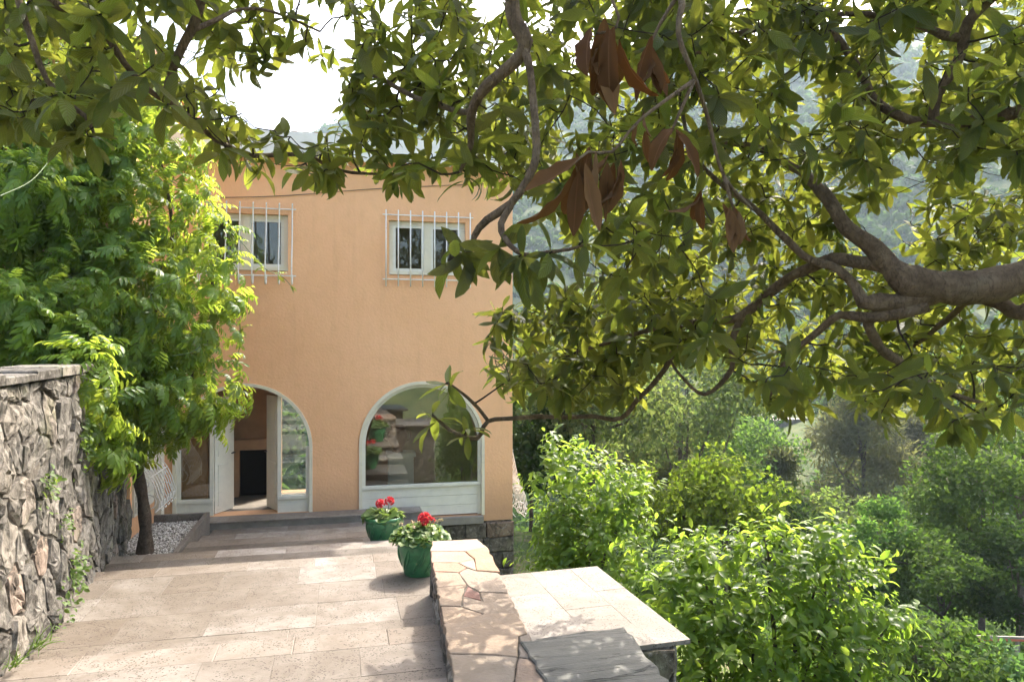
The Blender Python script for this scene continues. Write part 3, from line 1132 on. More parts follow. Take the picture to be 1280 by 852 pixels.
# bulging wrought-iron grilles on the side walls
def belly_grille(name_root, origin, out, along, width, zb, zt, bulge, nb, lattice):
    """out: unit normal of the wall, along: unit direction of the sill"""
    g = thing('bulging_grille', origin, None, None)
    g.parent = house; g.matrix_parent_inverse = Matrix.Translation((0, -YF, 0))
    O, A, U = np.array(origin, float), np.array(along, float), np.array(out, float)
    H = zt - zb

    def P(s, t, k=1.0):   # t 0..1 height
        prof = np.interp(t, [0, .06, .18, .35, .6, 1], [.62, .9, 1.0, .86, .42, .06])
        return O + A * s + U * (.02 + bulge * prof * k) + np.array([0, 0, H * t])

    def add(nm, pts, rad):
        b = MB().tube(pts, rad, 6)
        link(nm, mesh(nm, b.v, b.f, smooth=True), MAT['iron'], g)

    for k in range(nb):
        s = width * k / (nb - 1)
        wob = .035 if lattice else 0
        pts = [P(s + wob * math.sin(t * 16), t) for t in np.linspace(0.04, 1, 22)]
        add('bar', pts, .0085)
    for t in (.04, .5, 1.0):
        add('crossbar', [P(s, t) + U * .012 for s in np.linspace(-.02, width + .02, 8)], .0095)
    # scrolls along the foot and on both ends
    for s in np.linspace(.12, width - .12, 5):
        c = P(s, .12) + U * .02
        pts = [c + A * math.cos(a) * rr + np.array([0, 0, math.sin(a) * rr]) for a, rr in ((a, .015 + .0165 * a) for a in np.linspace(0, 5.5, 22))]
        add('scroll', pts, .008)
    for s in (0, width):
        for cc, q in ((P(s, .16, .55), .0155), (P(s, .42, .5), .010)):
            pts = [cc + U * math.cos(a) * rr + np.array([0, 0, math.sin(a) * rr]) for a, rr in ((a, .012 + q * a) for a in np.linspace(0, 10.5, 40))]
            add('scroll', pts, .0085)
    return g


belly_grille('g', (XR, 13.62, -.42), (1, 0, 0), (0, 1, 0), 1.1, -.42, .95, .33, 9, False)
belly_grille('g', (-3.10, 11.82, .42), (1, 0, 0), (0, 1, 0), 1.05, .42, 1.55, .36, 9, True)
# shuttered window behind the left grille
sw = MB().box(-3.10, -3.07, 11.80, 12.95, .40, 1.65).build('shutter', MAT['white_wood'], house)
for k in range(12):
    MB().box(-3.069, -3.05, 11.85, 12.90, .45 + k * .098, .45 + k * .098 + .07).build('slat', MAT['white_wood'], sw)
MB().box(-3.10, -2.99, 13.10, 13.30, -.02, 2.3).build('pilaster', MAT['cream'], house, bevel=.006)
# ================================================================== LEFT RUBBLE WALL
rw = thing('rubble_wall', (-2.5, 7, .5), 'weathered grey rubble stone wall on the left under the climber', 'stone wall')


def wall_pt(s, z, out=0.0):
    """s = y along the wall, batter leans it back with height"""
    x = float(wall_x(s))
    nx = 1.0
    ny = (float(wall_x(s - .2)) - float(wall_x(s + .2))) / .4 * -1
    n = norm(np.array([1.0, .09, 0]))
    lean = .05 * (z - .5) + .06 * vnoise((s, z, 0), .9, 5) + .035 * vnoise((s * 1.6, z, 0), 2.6, 9)
    return np.array([x, s, z]) + n * (out - lean)


cm = MB()
SS = np.linspace(3.2, 11.68, 90)
ZZ = np.linspace(-.3, 2.70, 34)
Vc = [wall_pt(s, z, -.004 + .016 * vnoise((s, z, 0), 3.0, 8)) for s in SS for z in ZZ] + [wall_pt(s, z, -.50) for s in SS for z in ZZ]
Fc = []
a, b = len(SS), len(ZZ)
for i in range(a - 1):
    for j in range(b - 1):
        q = i * b + j
        Fc += [(q, q + b, q + b + 1, q + 1)]
    q = i * b + b - 1
    Fc += [(q, q + b, q + b + a * b, q + a * b)]
for j in range(b - 1):
    Fc += [(j, j + 1, j + 1 + a * b, j + a * b)]
    q = (a - 1) * b + j
    Fc += [(q + 1, q, q + a * b, q + 1 + a * b)]
cm.add(Vc, Fc)
cm.build('core', MAT['mortar'], rw, smooth=True)
seeds = []
yy = 3.4
gy = .31
gz = .32
k = 0
for zi in range(10):
    n = 25
    for i in range(n):
        seeds.append((3.3 + (i + (zi % 2) * .5 + rng.uniform(-.38, .38)) * (8.3 / n), -.15 + (zi + rng.uniform(-.42, .42)) * gz))
seeds = [q for q in seeds if rng.random() > .16]
cells = voronoi(seeds, 3.2, 11.66, -.3, 2.68)
nst = 0
for c in cells:
    if c is None: continue
    c = ccw(c)
    c = inset(c, .006 + rng.random() * .010)
    if np.ptp(c[:, 0]) < .07 or np.ptp(c[:, 1]) < .07: continue
    p0 = rough_poly(c, .009, .075)
    n = len(p0)
    cen = p0.mean(0) + rng.normal(0, .02, 2)
    proud = .012 + rng.random() * .026
    tilt = rng.normal(0, .05, 2)
    rings = [(p0, -.05, 0), (cen + (p0 - cen) * .95, proud * .7, .004), (cen + (p0 - cen) * .74, proud * .95, .007), (cen + (p0 - cen) * .40, proud * 1.05, .008)]
    V, F = [], []
    for ri, (pp, o, j) in enumerate(rings):
        for p in pp:
            oo = o + (rng.normal(0, j) if j else 0) + (np.dot(p - cen, tilt) if ri else 0)
            V.append(wall_pt(p[0], p[1], oo))
    V.append(wall_pt(cen[0], cen[1], proud + rng.normal(0, .01)))
    for ri in range(3):
        for i in range(n):
            j = (i + 1) % n
            F.append((ri * n + i, ri * n + j, (ri + 1) * n + j, (ri + 1) * n + i))
    for i in range(n):
        F.append((3 * n + i, 3 * n + (i + 1) % n, 4 * n))
    link('stone', mesh('stone', V, F), MAT['rubble'], rw)
    nst += 1
# coping stones along the top
y = 3.2
while y < 11.5:
    L = .5 + rng.random() * .4
    e = min(y + L, 11.66)
    xa, xb = wall_x(y), wall_x(e)
    o = -.10
    poly = np.array([(xa - .62, y + .01), (xa + o + .05, y + .01), (xb + o + .05, e - .01), (xb - .62, e - .01)])
    poly = ccw(rough_poly(poly, .014, .14))
    V, F = slab_mesh(poly, 2.69, 2.765 + rng.normal(0, .01), .014)
    link('coping_stone', mesh('coping_stone', V, F), MAT['rubble'], rw)
    y = e

# ================================================================== PARAPET
ANG = math.atan2(.21, 3.05)
pw = thing('parapet_wall', (.85, 5.5, .5), 'low parapet wall capped with pink and grey crazy-paving flagstones', 'low wall')
PA, PB = np.array([.60, 3.2]), np.array([.86, 7.28])     # left face line near -> far
PD = norm(PB - PA)
PN = np.array([PD[1], -PD[0]])
PLEN = np.linalg.norm(PB - PA)
PW = .50


def par(s, w):
    return PA + PD * s + PN * w


V = []
for z in (-1.6, .93):
    for s, w in ((0, .02), (0, PW - .02), (PLEN, PW - .02), (PLEN, .02)):
        p = par(s, w)
        V.append((p[0], p[1], z))
MB().add(V, [(0, 3, 2, 1), (4, 5, 6, 7), (0, 1, 5, 4), (1, 2, 6, 5), (2, 3, 7, 6), (3, 0, 4, 7)]).build('core', MAT['mortar'], pw)
# rough stones on the two long faces and the far end
for side in (0, 1, 2):
    Ln = PLEN if side < 2 else PW
    zlo = .3 if side == 0 else -1.5
    nz, ns = (3, 12) if side == 0 else ((9, 12) if side == 1 else (8, 2))
    sd = [((i + .5 * (j % 2) + rng.uniform(-.3, .3) + .3) * Ln / ns, zlo + (j + .5 + rng.uniform(-.3, .3)) * (.92 - zlo) / nz) for j in range(nz) for i in range(ns)]
    for c in voronoi(sd, 0, Ln, zlo, .92):
        if c is None: continue
        c = inset(ccw(c), .007)
        if np.ptp(c[:, 0]) < .05 or np.ptp(c[:, 1]) < .04: continue
        p0 = rough_poly(c, .006, .12)
        cen = p0.mean(0)
        n = len(p0)
        V, F = [], []
        pr = .02 + rng.random() * .03
        for pp, o in ((p0, -.03), (cen + (p0 - cen) * .93, pr * .6), (cen + (p0 - cen) * .6, pr)):
            for p in pp:
                oo = o + rng.normal(0, .004)
                if side == 0: q = par(p[0], .015 - oo)
                elif side == 1: q = par(p[0], PW - .015 + oo)
                else: q = par(PLEN + oo - .01, p[0])
                V.append((q[0], q[1], p[1]))
        for ri in range(2):
            for i in range(n):
                j = (i + 1) % n
                F.append((ri * n + i, ri * n + j, (ri + 1) * n + j, (ri + 1) * n + i))
        F.append(tuple(range(2 * n, 3 * n)))
        if side == 0: F = [f[::-1] for f in F]
        link('stone', mesh('stone', V, F), MAT['rubble'], pw)
# flagstone cap: irregular pieces, (s along, w across)
E0, E1 = -.03, PW + .03
FLAGS = [
    ([(3.76, E0), (3.70, .30), (3.80, E1), (4.12, E1 - .06), (4.12, E0 + .03)], (.64, .57, .49)),
    ([(3.40, E0), (3.36, .20), (3.44, .36), (3.70, .30), (3.76, E0)], (.60, .50, .41)),
    ([(3.44, .36), (3.10, .34), (3.02, E1), (3.80, E1), (3.70, .30)], (.60, .43, .31)),
    ([(3.14, E0), (3.08, .18), (3.20, .27), (3.36, .20), (3.40, E0)], (.57, .40, .32)),
    ([(3.20, .27), (3.10, .34), (3.44, .36), (3.36, .20)], (.62, .55, .47)),
    ([(2.72, E0), (2.74, .22), (3.08, .18), (3.14, E0)], (.50, .44, .37)),
    ([(2.74, .22), (2.56, .30), (2.50, E1), (3.02, E1), (3.10, .34), (3.20, .27), (3.08, .18)], (.47, .43, .38)),
    ([(2.50, .16), (2.36, .30), (2.56, .30), (2.74, .22)], (.30, .16, .145)),
    ([(2.30, E0), (2.26, .13), (2.50, .16), (2.74, .22), (2.72, E0)], (.47, .41, .34)),
    ([(2.26, .13), (2.08, .28), (2.04, E1), (2.50, E1), (2.56, .30), (2.36, .30), (2.50, .16)], (.42, .37, .31)),
    ([(1.92, E0), (1.96, .16), (2.08, .28), (2.26, .13), (2.30, E0)], (.50, .42, .33)),
    ([(1.42, E0), (1.36, .24), (1.30, .40), (1.62, .46), (1.66, E1), (2.04, E1), (2.08, .28), (1.96, .16), (1.92, E0)], (.54, .46, .37)),
    ([(1.30, .40), (1.24, E1), (1.66, E1), (1.62, .46)], (.40, .37, .33)),
    ([(.98, E0), (.92, .30), (1.30, .40), (1.36, .24), (1.42, E0)], (.45, .41, .35)),
    ([(.92, .30), (.80, E1), (1.24, E1), (1.30, .40)], (.50, .40, .32)),
    ([(.42, E0), (.40, .26), (.92, .30), (.98, E0)], (.52, .45, .37)),
    ([(.40, .26), (.36, E1), (.80, E1), (.92, .30)], (.44, .39, .33)),
    ([(-.03, E0), (-.03, E1), (.36, E1), (.40, .26), (.42, E0)], (.5, .42, .34)),
]
for poly, col in FLAGS:
    c = ccw(np.array(poly, float))
    c = inset(c, .0045)
    c = rough_poly(c, .0035, .07)
    for q in c:          # ragged overhang on the outer edges
        if q[1] < .0: q[1] += rng.uniform(-.014, .008)
        if q[1] > PW: q[1] += rng.uniform(-.008, .014)
    pts = ccw(np.array([par(s, w) for s, w in c]))
    V, F = slab_mesh(pts, .945, 1.0 + rng.normal(0, .003), .006)
    link('flagstone', mesh('flagstone', V, F), MAT['flag'], pw, color=(col[0] * .51, col[1] * .44, col[2] * .385, 1))
# mortar bed between the flags
V = []
for z in (.932, .990):
    for s, w in ((0.0, .012), (0.0, PW - .012), (PLEN, PW - .012), (PLEN, .012)):
        p = par(s, w)
        V.append((p[0], p[1], z))
MB().add(V, [(0, 3, 2, 1), (4, 5, 6, 7), (0, 1, 5, 4), (1, 2, 6, 5), (2, 3, 7, 6), (3, 0, 4, 7)]).build('mortar_bed', MAT['mortar'], pw)

# ================================================================== TRAVERTINE LEDGE + SLATE SLAB
lw = thing('ledge_wall', (1.85, 5.9, 0), 'broad low wall beside the parapet topped with pale travertine slabs', 'low wall')
LX0, LX1, LY0, LY1, LZ = 1.40, 2.50, 4.98, 6.86, .75
MB().box(LX0, LX1 - .07, LY0 + .06, LY1 - .06, -1.6, LZ - .035).build('core', MAT['mortar'], lw)
cols = [(LX0 - .22, LX0 + .38), (LX0 + .38, LX0 + .80), (LX0 + .80, LX1)]
for ci, (xa, xb) in enumerate(cols):
    y = LY0
    while y < LY1 - .01:
        L = [(.62, .48), (.40, .30), (1.0, .9)][ci][0] + rng.random() * [(.3), (.25), (.2)][ci]
        e = LY1 if y + L > LY1 - .22 else y + L
        sk = lambda p: (p[0] + (LY1 - p[1]) * .04, p[1] - (p[0] - LX0) * (-.06))
        poly = np.array([sk(p) for p in ((xa + .001, y + .001), (xb - .001, y + .001), (xb - .001, e - .001), (xa + .001, e - .001))])
        zz = LZ + rng.normal(0, .0012)
        V, F = slab_mesh(poly, LZ - .035, zz, .0015)
        link('travertine_slab', mesh('travertine_slab', V, F), MAT['travertine'], lw)
        y = e
for side in (0, 1):
    Ln = LX1 - .07 - LX0 if side == 0 else LY1 - LY0 - .12
    ns, nz = (4, 7) if side == 0 else (6, 7)
    sd = [((i + .5 * (j % 2) + rng.uniform(-.3, .3) + .3) * Ln / ns, -1.5 + (j + .5 + rng.uniform(-.3, .3)) * 2.2 / nz) for j in range(nz) for i in range(ns)]
    for c in voronoi(sd, 0, Ln, -1.5, LZ - .04):
        if c is None: continue
        c = inset(ccw(c), .008)
        if np.ptp(c[:, 0]) < .05 or np.ptp(c[:, 1]) < .05: continue
        p0 = rough_poly(c, .006, .12)
        V, F = slab_mesh(p0, -.02, .03 + rng.random() * .03, .014)
        if side == 0: V = [(LX0 + v[0], LY0 + .06 - v[2], v[1]) for v in V]
        else: V = [(LX1 - .07 + v[2], LY0 + .06 + v[0], v[1]) for v in V]
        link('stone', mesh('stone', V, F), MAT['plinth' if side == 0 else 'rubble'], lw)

ss = thing('slate_topped_pier', (1.5, 4.0, .5), 'square pier topped with a dark grey riven slate slab at the front edge', 'pier')
sp = np.array([(1.16, 3.2), (1.80, 3.2), (1.905, 4.74), (1.145, 4.66)])
sp = ccw(rough_poly(sp, .009, .08))
V, F = slab_mesh(sp, .955, 1.025, .010)
link('slate_slab', mesh('slate_slab', V, F), MAT['slate'], ss)
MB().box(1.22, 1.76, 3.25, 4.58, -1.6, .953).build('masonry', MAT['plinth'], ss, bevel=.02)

# ================================================================== PLANTING BED
pb = thing('planting_bed', (-2.7, 11.5, .1), 'gravel planting bed with travertine kerb at the foot of the climber', 'planter')
for nm, (xa, xb, ya, yb) in {'a': (PLANT[0] - .07, PLANT[0], PLANT[1], PLANT[2]), 'b': (-3.02, PLANT[0] - .072, PLANT[2] - .08, PLANT[2]), 'c': (-2.98, PLANT[0], PLANT[1] - .055, PLANT[1] - .002)}.items():
    MB().box(xa, xb, ya, yb, -.2, .215 if nm != 'c' else .19).build('kerb', MAT['travertine'], pb, bevel=.005)
MB().box(-3.4, PLANT[0] - .072, PLANT[1], PLANT[2] - .082, -.3, .08).build('soil', MAT['soil'], pb)
ico_v = np.array([(0, 0, 1), (.9, 0, .45), (.28, .85, .45), (-.72, .53, .45), (-.72, -.53, .45), (.28, -.85, .45), (.72, .53, -.45), (-.28, .85, -.45), (-.9, 0, -.45), (-.28, -.85, -.45), (.72, -.53, -.45), (0, 0, -1)])
ico_f = np.array([(0, 1, 2), (0, 2, 3), (0, 3, 4), (0, 4, 5), (0, 5, 1), (1, 6, 2), (2, 7, 3), (3, 8, 4), (4, 9, 5), (5, 10, 1), (6, 7, 2), (7, 8, 3), (8, 9, 4), (9, 10, 5), (10, 6, 1), (11, 7, 6), (11, 8, 7), (11, 9, 8), (11, 10, 9), (11, 6, 10)])
NG = 4200
gl = np.stack([rng.uniform(-3.15, PLANT[0] - .08, NG), rng.uniform(PLANT[1] + .02, PLANT[2] - .1, NG), .085 + rng.random(NG) * .015], 1)
gs = rng.uniform(.010, .022, NG)[:, None, None] * rng.uniform(.6, 1.2, (NG, 1, 3))
gv = (ico_v[None] * gs + gl[:, None]).reshape(-1, 3)
gf = (ico_f[None] + (np.arange(NG) * 12)[:, None, None]).reshape(-1, 3)
tag(link('gravel', mesh('gravel', gv, gf, tint=np.repeat(rng.random(NG), 12)), MAT['gravel'], pb), kind='stuff')


# ================================================================== POTTED GERANIUMS
def lathe(profile, n=40):
    V, F = [], []
    for (r, z) in profile:
        for i in range(n):
            a = 2 * math.pi * i / n
            V.append((r * math.cos(a), r * math.sin(a), z))
    m = len(profile)
    for i in range(m - 1):
        for j in range(n):
            k = (j + 1) % n
            F.append((i * n + j, i * n + k, (i + 1) * n + k, (i + 1) * n + j))
    F.append(tuple(range(n - 1, -1, -1)))
    return V, F


round_leaf = leaf_shape(4, lambda t: .62 * math.sin(math.pi * min(1, .04 + t * .96)) ** .55, droop=.5, fold=.2, wave=.08, seed=3)
petal_sh = leaf_shape(3, lambda t: .42 * math.sin(math.pi * (.1 + .82 * t)) ** .8, droop=-.5, fold=.1, seed=2)


def geranium(name, pos, rim_r, h, label, n_leaves, mound, heads, buds, group, leaf_len, pale):
    root = thing(name, pos, label, 'potted plant', group)
    px0, py0, pz0 = pos
    R0 = rim_r
    prof = [(R0 * .60, 0), (R0 * .63, .02), (R0 * .70, .10 * h / .4), (R0 * .80, .18 * h / .4), (R0 * .88, .27 * h / .4), (R0 * .90, .33 * h / .4), (R0 * .89, h - .055), (R0 * .93, h - .05),
            (R0 * 1.0, h - .045), (R0 * 1.015, h - .02), (R0 * 1.0, h), (R0 * .93, h + .002), (R0 * .90, h - .015), (R0 * .88, h - .06)]
    V, F = lathe(prof)
    link('pot', mesh('pot', np.array(V) + pos, F, smooth=True), MAT['glaze'], root)
    # raised leaf mouldings that sweep round the bowl
    for i in range(9):
        a0 = 2 * math.pi * i / 9
        for sg in (0, .22):
            pts, rd = [], []
            for t in np.linspace(0, 1, 9):
                z = (.05 + .27 * t) * h / .4
                rr = np.interp(z, [p[1] for p in prof[:7]], [p[0] for p in prof[:7]]) + .002
                a = a0 + sg * math.sin(math.pi * t) + t * .62
                pts.append((px0 + rr * math.cos(a), py0 + rr * math.sin(a), pz0 + z))
                rd.append(.011 * math.sin(math.pi * (.08 + .84 * t)))
            MB().tube(pts, rd, 6).build('moulding', MAT['glaze'], root, smooth=True)
    V, F = lathe([(R0 * .885, h - .075), (R0 * .5, h - .05), (.01, h - .045)], 20)
    link('soil', mesh('soil', np.array(V) + pos, F[:-1]), MAT['soil'], root)
    L, D, NN, S = [], [], [], []
    for i in range(n_leaves):
        a, q = rng.random() * 6.283, math.sqrt(rng.random())
        z = h - .02 + mound * (1 - q ** 2) * rng.uniform(.45, 1.0) + rng.uniform(0, .03)
        rr = q * R0 * (1.03 if mound > .1 else .92)
        L.append((px0 + rr * math.cos(a), py0 + rr * math.sin(a), pz0 + z))
        o = np.array([math.cos(a) * (.3 + q), math.sin(a) * (.3 + q), rng.normal(.0, .35)])
        D.append(o + rng.normal(0, .35, 3))
        NN.append(np.array([math.cos(a) * .5 * q, math.sin(a) * .5 * q, 1.0]) + rng.normal(0, .3, 3))
        S.append(leaf_len * rng.uniform(.7, 1.25))
    L, D, NN, S = map(np.array, (L, D, NN, S))
    M = frames(D, NN)
    leafage(root, [round_leaf], np.zeros(len(L), int), M, L, S, MAT['geranium'], n_single=110, cell=3)
    for (dx, dy, hz, rad) in heads:
        c = np.array([px0 + dx, py0 + dy, pz0 + hz])
        base = np.array([px0 + dx * .4, py0 + dy * .4, pz0 + h - .05])
        fh = MB().tube(smooth_path([base, (base + c) / 2 + rng.normal(0, .012, 3), c], .04), .005, 5).build('flower_stalk', MAT['stalk'], root)
        n = 26
        Lp, Dp, Np = [], [], []
        for i in range(n):
            v = norm(rng.normal(0, 1, 3) + np.array([0, 0, .5]))
            cc = c + v * rad * .62
            t1 = norm(np.cross(v, rng.normal(0, 1, 3)))
            t2 = np.cross(v, t1)
            for kk in range(5):
                a = kk * 1.2566
                Lp.append(cc); Dp.append(t1 * math.cos(a) + t2 * math.sin(a) + v * .35); Np.append(v)
        Lp, Dp, Np = map(np.array, (Lp, Dp, Np))
        Mp = frames(Dp, Np)
        Vj, Fj, Uj, Tj = join_leaves(np.zeros(len(Lp), int), [petal_sh], Mp, Lp, np.full(len(Lp), rad * .42), rng.random(len(Lp)))
        tag(link('flower_head', mesh('flower_head', Vj, Fj, uv=Uj, tint=Tj, smooth=True), MAT['petal'], fh), kind='stuff')
    for i in range(buds):
        a = rng.random() * 6.283
        q = rng.uniform(.35, 1.05)
        top = np.array([px0 + q * R0 * math.cos(a), py0 + q * R0 * math.sin(a), pz0 + h + mound * (1.25 - .6 * q) + rng.uniform(.02, .06)])
        base = np.array([px0 + .5 * q * R0 * math.cos(a), py0 + .5 * q * R0 * math.sin(a), pz0 + h - .04])
        MB().tube([base, (base + top) / 2 + rng.normal(0, .01, 3), top], .003, 4).build('bud_stalk', MAT['stalk'], root)
        Lp = np.repeat(top[None], 9, 0); Dp = norm(rng.normal(0, 1, (9, 3)) + [0, 0, .4]); Np = rng.normal(0, 1, (9, 3))
        Vj, Fj, Uj, Tj = join_leaves(np.zeros(9, int), [petal_sh], frames(Dp, Np), Lp, np.full(9, .022), rng.random(9))
        link('bud', mesh('bud', Vj, Fj, uv=Uj, tint=Tj), MAT['bud'], root)
    return root


p1 = W(479, 679, 10.15); p2 = W(527, 715, 7.93)
geranium('potted_geranium', (p1[0], p1[1], .181), .27, .40, 'green glazed pot of sparse geranium with two red heads standing lower by the arched window', 90, .06,
         [(-.04, -.02, .58, .075), (.09, .02, .60, .075)], 0, 'green pots of red geraniums', .11, False)
geranium('potted_geranium', (p2[0] - .02, p2[1], .482), .275, .40, 'green glazed pot with leafy geranium mound and one red head beside the parapet end', 420, .15,
         [(.05, -.03, .60, .085), (.13, -.05, .585, .04)], 13, 'green pots of red geraniums', .062, True)

# ================================================================== WEEDS ON THE WALL
weed_leaf = leaf_shape(4, lambda t: .26 * math.sin(math.pi * min(1, .05 + .95 * t)) ** .8, droop=.6, fold=.25, seed=5)
grass_leaf = leaf_shape(5, lambda t: .035 * (1 - t) ** .6, droop=1.1, fold=.1, seed=6)


def weed(s, z, n, spread, ln, label, blade=False):
    c = wall_pt(s, z, .05)
    root = thing('wall_weed', tuple(c), label, 'weed', 'weeds growing on the rubble wall')
    L = c + np.stack([rng.uniform(-.02, .07, n), rng.normal(0, spread, n), rng.normal(0, spread * (1.1 if not blade else .1), n)], 1)
    D = np.stack([rng.uniform(.3, 1, n), rng.normal(0, .6, n), rng.normal(.35 if blade else -.1, .45, n)], 1)
    if blade: D[:, 2] = abs(D[:, 2]) + .6
    NN = rng.normal(0, .4, (n, 3)) + [.5, -.3, .8]
    S = ln * rng.uniform(.6, 1.3, n)
    sh = grass_leaf if blade else weed_leaf
    V, F, U, T = join_leaves(np.zeros(n, int), [sh], frames(D, NN), L, S, rng.random(n))
    tag(link('leaves', mesh('leaves', V, F, uv=U, tint=T, smooth=True), MAT['weed'], root), kind='stuff')


weed(7.7, .80, 85, .12, .065, 'leafy green weed at the wall foot by the sunlit terrace corner')
weed(7.2, .62, 34, .10, .05, 'small dark weed low on the wall just nearer than the leafy one')
weed(8.6, 2.0, 90, .12, .07, 'fern-like weed high on the wall under the climber')
weed(7.0, 1.75, 45, .08, .06, 'small green tuft halfway up the rubble wall near the photo edge')
weed(6.5, .56, 34, .06, .16, 'grass tuft at the foot of the rubble wall on the terrace', True)
weed(5.85, .68, 26, .05, .13, 'grass tuft on the nearest step against the rubble wall', True)
weed(7.5, 1.35, 30, .07, .05, 'yellowish sprig in a crack in the middle of the rubble wall')

# ================================================================== WISTERIA
def compound_leaf(pairs=6, droop=.7, seed=0):
    """pinnate leaf of unit length"""
    r = np.random.default_rng(seed)
    V, F, U = [], [], []
    lf = lambda t: .17 * math.sin(math.pi * min(1, .06 + .94 * t)) ** .75
    base = leaf_shape(3, lf, droop=.5, fold=.22, seed=1)

    def pt(t):
        a = -droop * t
        return np.array([0, math.sin(droop * t) / droop, -(1 - math.cos(droop * t)) / droop]), np.array([0, math.cos(a), math.sin(a)])
    for i in range(pairs + 1):
        t = .16 + .78 * i / pairs
        p, d = pt(t)
        for sx in ((-1, 1) if i < pairs else (0,)):
            ang = sx * (1.05 - .35 * i / pairs + r.normal(0, .1))
            dr = np.array([math.sin(ang), math.cos(ang) * d[1], math.cos(ang) * d[2] - .22 + r.normal(0, .1)])
            nr = np.array([0.0, -d[2], d[1]]) + r.normal(0, .15, 3)
            m = frames(dr[None], nr[None])[0]
            s = (.36 if sx else .38) * (1 - .25 * abs(i / pairs - .45)) * r.uniform(.9, 1.1)
            o = len(V)
            for v in base[0]: V.append(p + m @ (v * s))
            for f in base[1]: F.append([q + o for q in f])
            U += [tuple(u) for u in base[2]]
    # midrib
    o = len(V)
    for t in (0, .5, 1):
        p, d = pt(t)
        V += [p + (-.006, 0, 0), p + (.006, 0, 0)]
        U += [(.5, t), (.5, t)]
    F += [[o, o + 1, o + 3, o + 2], [o + 2, o + 3, o + 5, o + 4]]
    return np.array(V), np.array(F), np.array(U)


wis_shapes = [compound_leaf(6, .6, 1), compound_leaf(5, .9, 2), compound_leaf(6, 1.2, 3), compound_leaf(4, .4, 4)]
wroot_p = W(181, 693, 10.0)
wis = thing('wisteria', (wroot_p[0], wroot_p[1], .08), 'huge bright green wisteria spilling over the rubble wall and house wing', 'climber')
tr = [(wroot_p[0], wroot_p[1], .05), W(182, 660, 10.0), W(178, 620, 10.0), W(172, 585, 10.0), W(176, 555, 10.1), W(190, 500, 10.2), W(185, 420, 10.3), W(200, 330, 10.4)]
P, rd = smooth_path(tr, .08, [.115, .082, .075, .078, .085, .07, .055, .04])
rd = rd * (1 + .08 * np.sin(np.arange(len(rd)) * 1.3))
V, F = tube_arrays(P, rd, 12)
link('trunk', mesh('trunk', V, F, smooth=True), MAT['vinebark'], wis)
for pts, r0 in (([W(174, 580, 10), W(150, 590, 10.1), W(135, 570, 10.3), W(150, 520, 10.4), W(110, 440, 10.2), W(60, 380, 9.5)], .035),
                ([W(176, 560, 10.1), W(205, 520, 10), W(240, 470, 10), W(265, 400, 10.1), W(262, 300, 10.2)], .04),
                ([W(188, 480, 10.2), W(140, 400, 10.3), W(90, 300, 10.3), W(60, 200, 10.2)], .04),
                ([W(190, 400, 10.4), W(215, 300, 10.4), W(200, 200, 10.4), W(170, 130, 10.4)], .035)):
    P = smooth_path(pts, .1)
    V, F = tube_arrays(P, np.linspace(r0, r0 * .4, len(P)), 7)
    link('stem', mesh('stem', V, F, smooth=True), MAT['vinebark'], wis)
# lumps of foliage: photo pixel of the centre, distance, radii in metres (across, deep, high)
LUMPS = [(60, 170, 10.2, 1.3, 1.0, 1.0), (160, 160, 10.3, 1.1, .9, .85), (30, 300, 10.0, 1.3, .9, 1.0), (120, 270, 10.1, 1.25, 1.0, 1.0), (205, 240, 10.2, .85, .85, .9), (225, 330, 10.0, 1.0, .95, 1.0),
         (250, 400, 9.9, .80, .85, .75), (150, 390, 9.8, 1.25, 1.05, 1.0), (60, 410, 9.7, 1.1, .8, .75), (255, 470, 9.8, .75, .75, .55), (190, 490, 9.7, 1.0, .85, .6), (120, 500, 9.6, .8, .7, .65),
         (215, 535, 9.9, .55, .5, .3), (135, 560, 9.8, .45, .4, .35), (20, 90, 9.8, 1.2, .9, .8), (180, 110, 10.6, .8, .7, .5), (245, 295, 10.0, .65, .7, .6), (280, 440, 9.85, .42, .5, .4), (285, 350, 10.0, .35, .4, .35),
         (25, 240, 8.9, .6, .4, .45), (15, 380, 8.4, .5, .35, .3), (100, 445, 8.7, .45, .4, .4), (120, 520, 8.9, .5, .35, .45), (100, 560, 8.75, .3, .22, .35), (75, 480, 8.3, .25, .25, .22), (50, 400, 8.6, .6, .4, .4), (112, 462, 7.95, .30, .22, .26), (122, 525, 8.1, .28, .18, .32), (132, 565, 8.4, .25, .2, .22)]
L, D, NN, S = [], [], [], []
for (cx_, cy_, d_, ra, rb, rc) in LUMPS:
    c = W(cx_, cy_, d_)
    area = (ra * rb + ra * rc + rb * rc)
    if cx_ > 195: rb = rb * .38
    area = (ra * rb + ra * rc + rb * rc)
    n = int(area * (190 if cx_ > 195 else 300))
    u = norm(rng.normal(0, 1, (n, 3)))
    sh = 1 - np.abs(rng.normal(0, .13, n)) + .04
    wob = np.array([1 + .30 * vnoise(c + q * 1.2, 1.6, 2.2) for q in u])
    loc = u * (sh * wob)[:, None]
    p = c + RT * (loc[:, 0] * ra)[:, None] + FW * (loc[:, 1] * rb)[:, None] + np.array([0, 0, 1]) * (loc[:, 2] * rc)[:, None]
    o = norm(RT * (u[:, 0] / ra)[:, None] + FW * (u[:, 1] / rb)[:, None] + np.array([0, 0, 1]) * (u[:, 2] / rc)[:, None])
    dr = o * rng.uniform(.3, 1.0, (n, 1)) + rng.normal(0, .55, (n, 3)) + np.array([0, 0, -.35])
    L.append(p); D.append(dr); NN.append(o * .45 + np.array([.45, .3, .95]) + rng.normal(0, .32, (n, 3)))
    S.append(rng.uniform(.22, .40, n))
L, D, NN, S = np.vstack(L), np.vstack(D), np.vstack(NN), np.concatenate(S)
inside = np.zeros(len(L), bool)
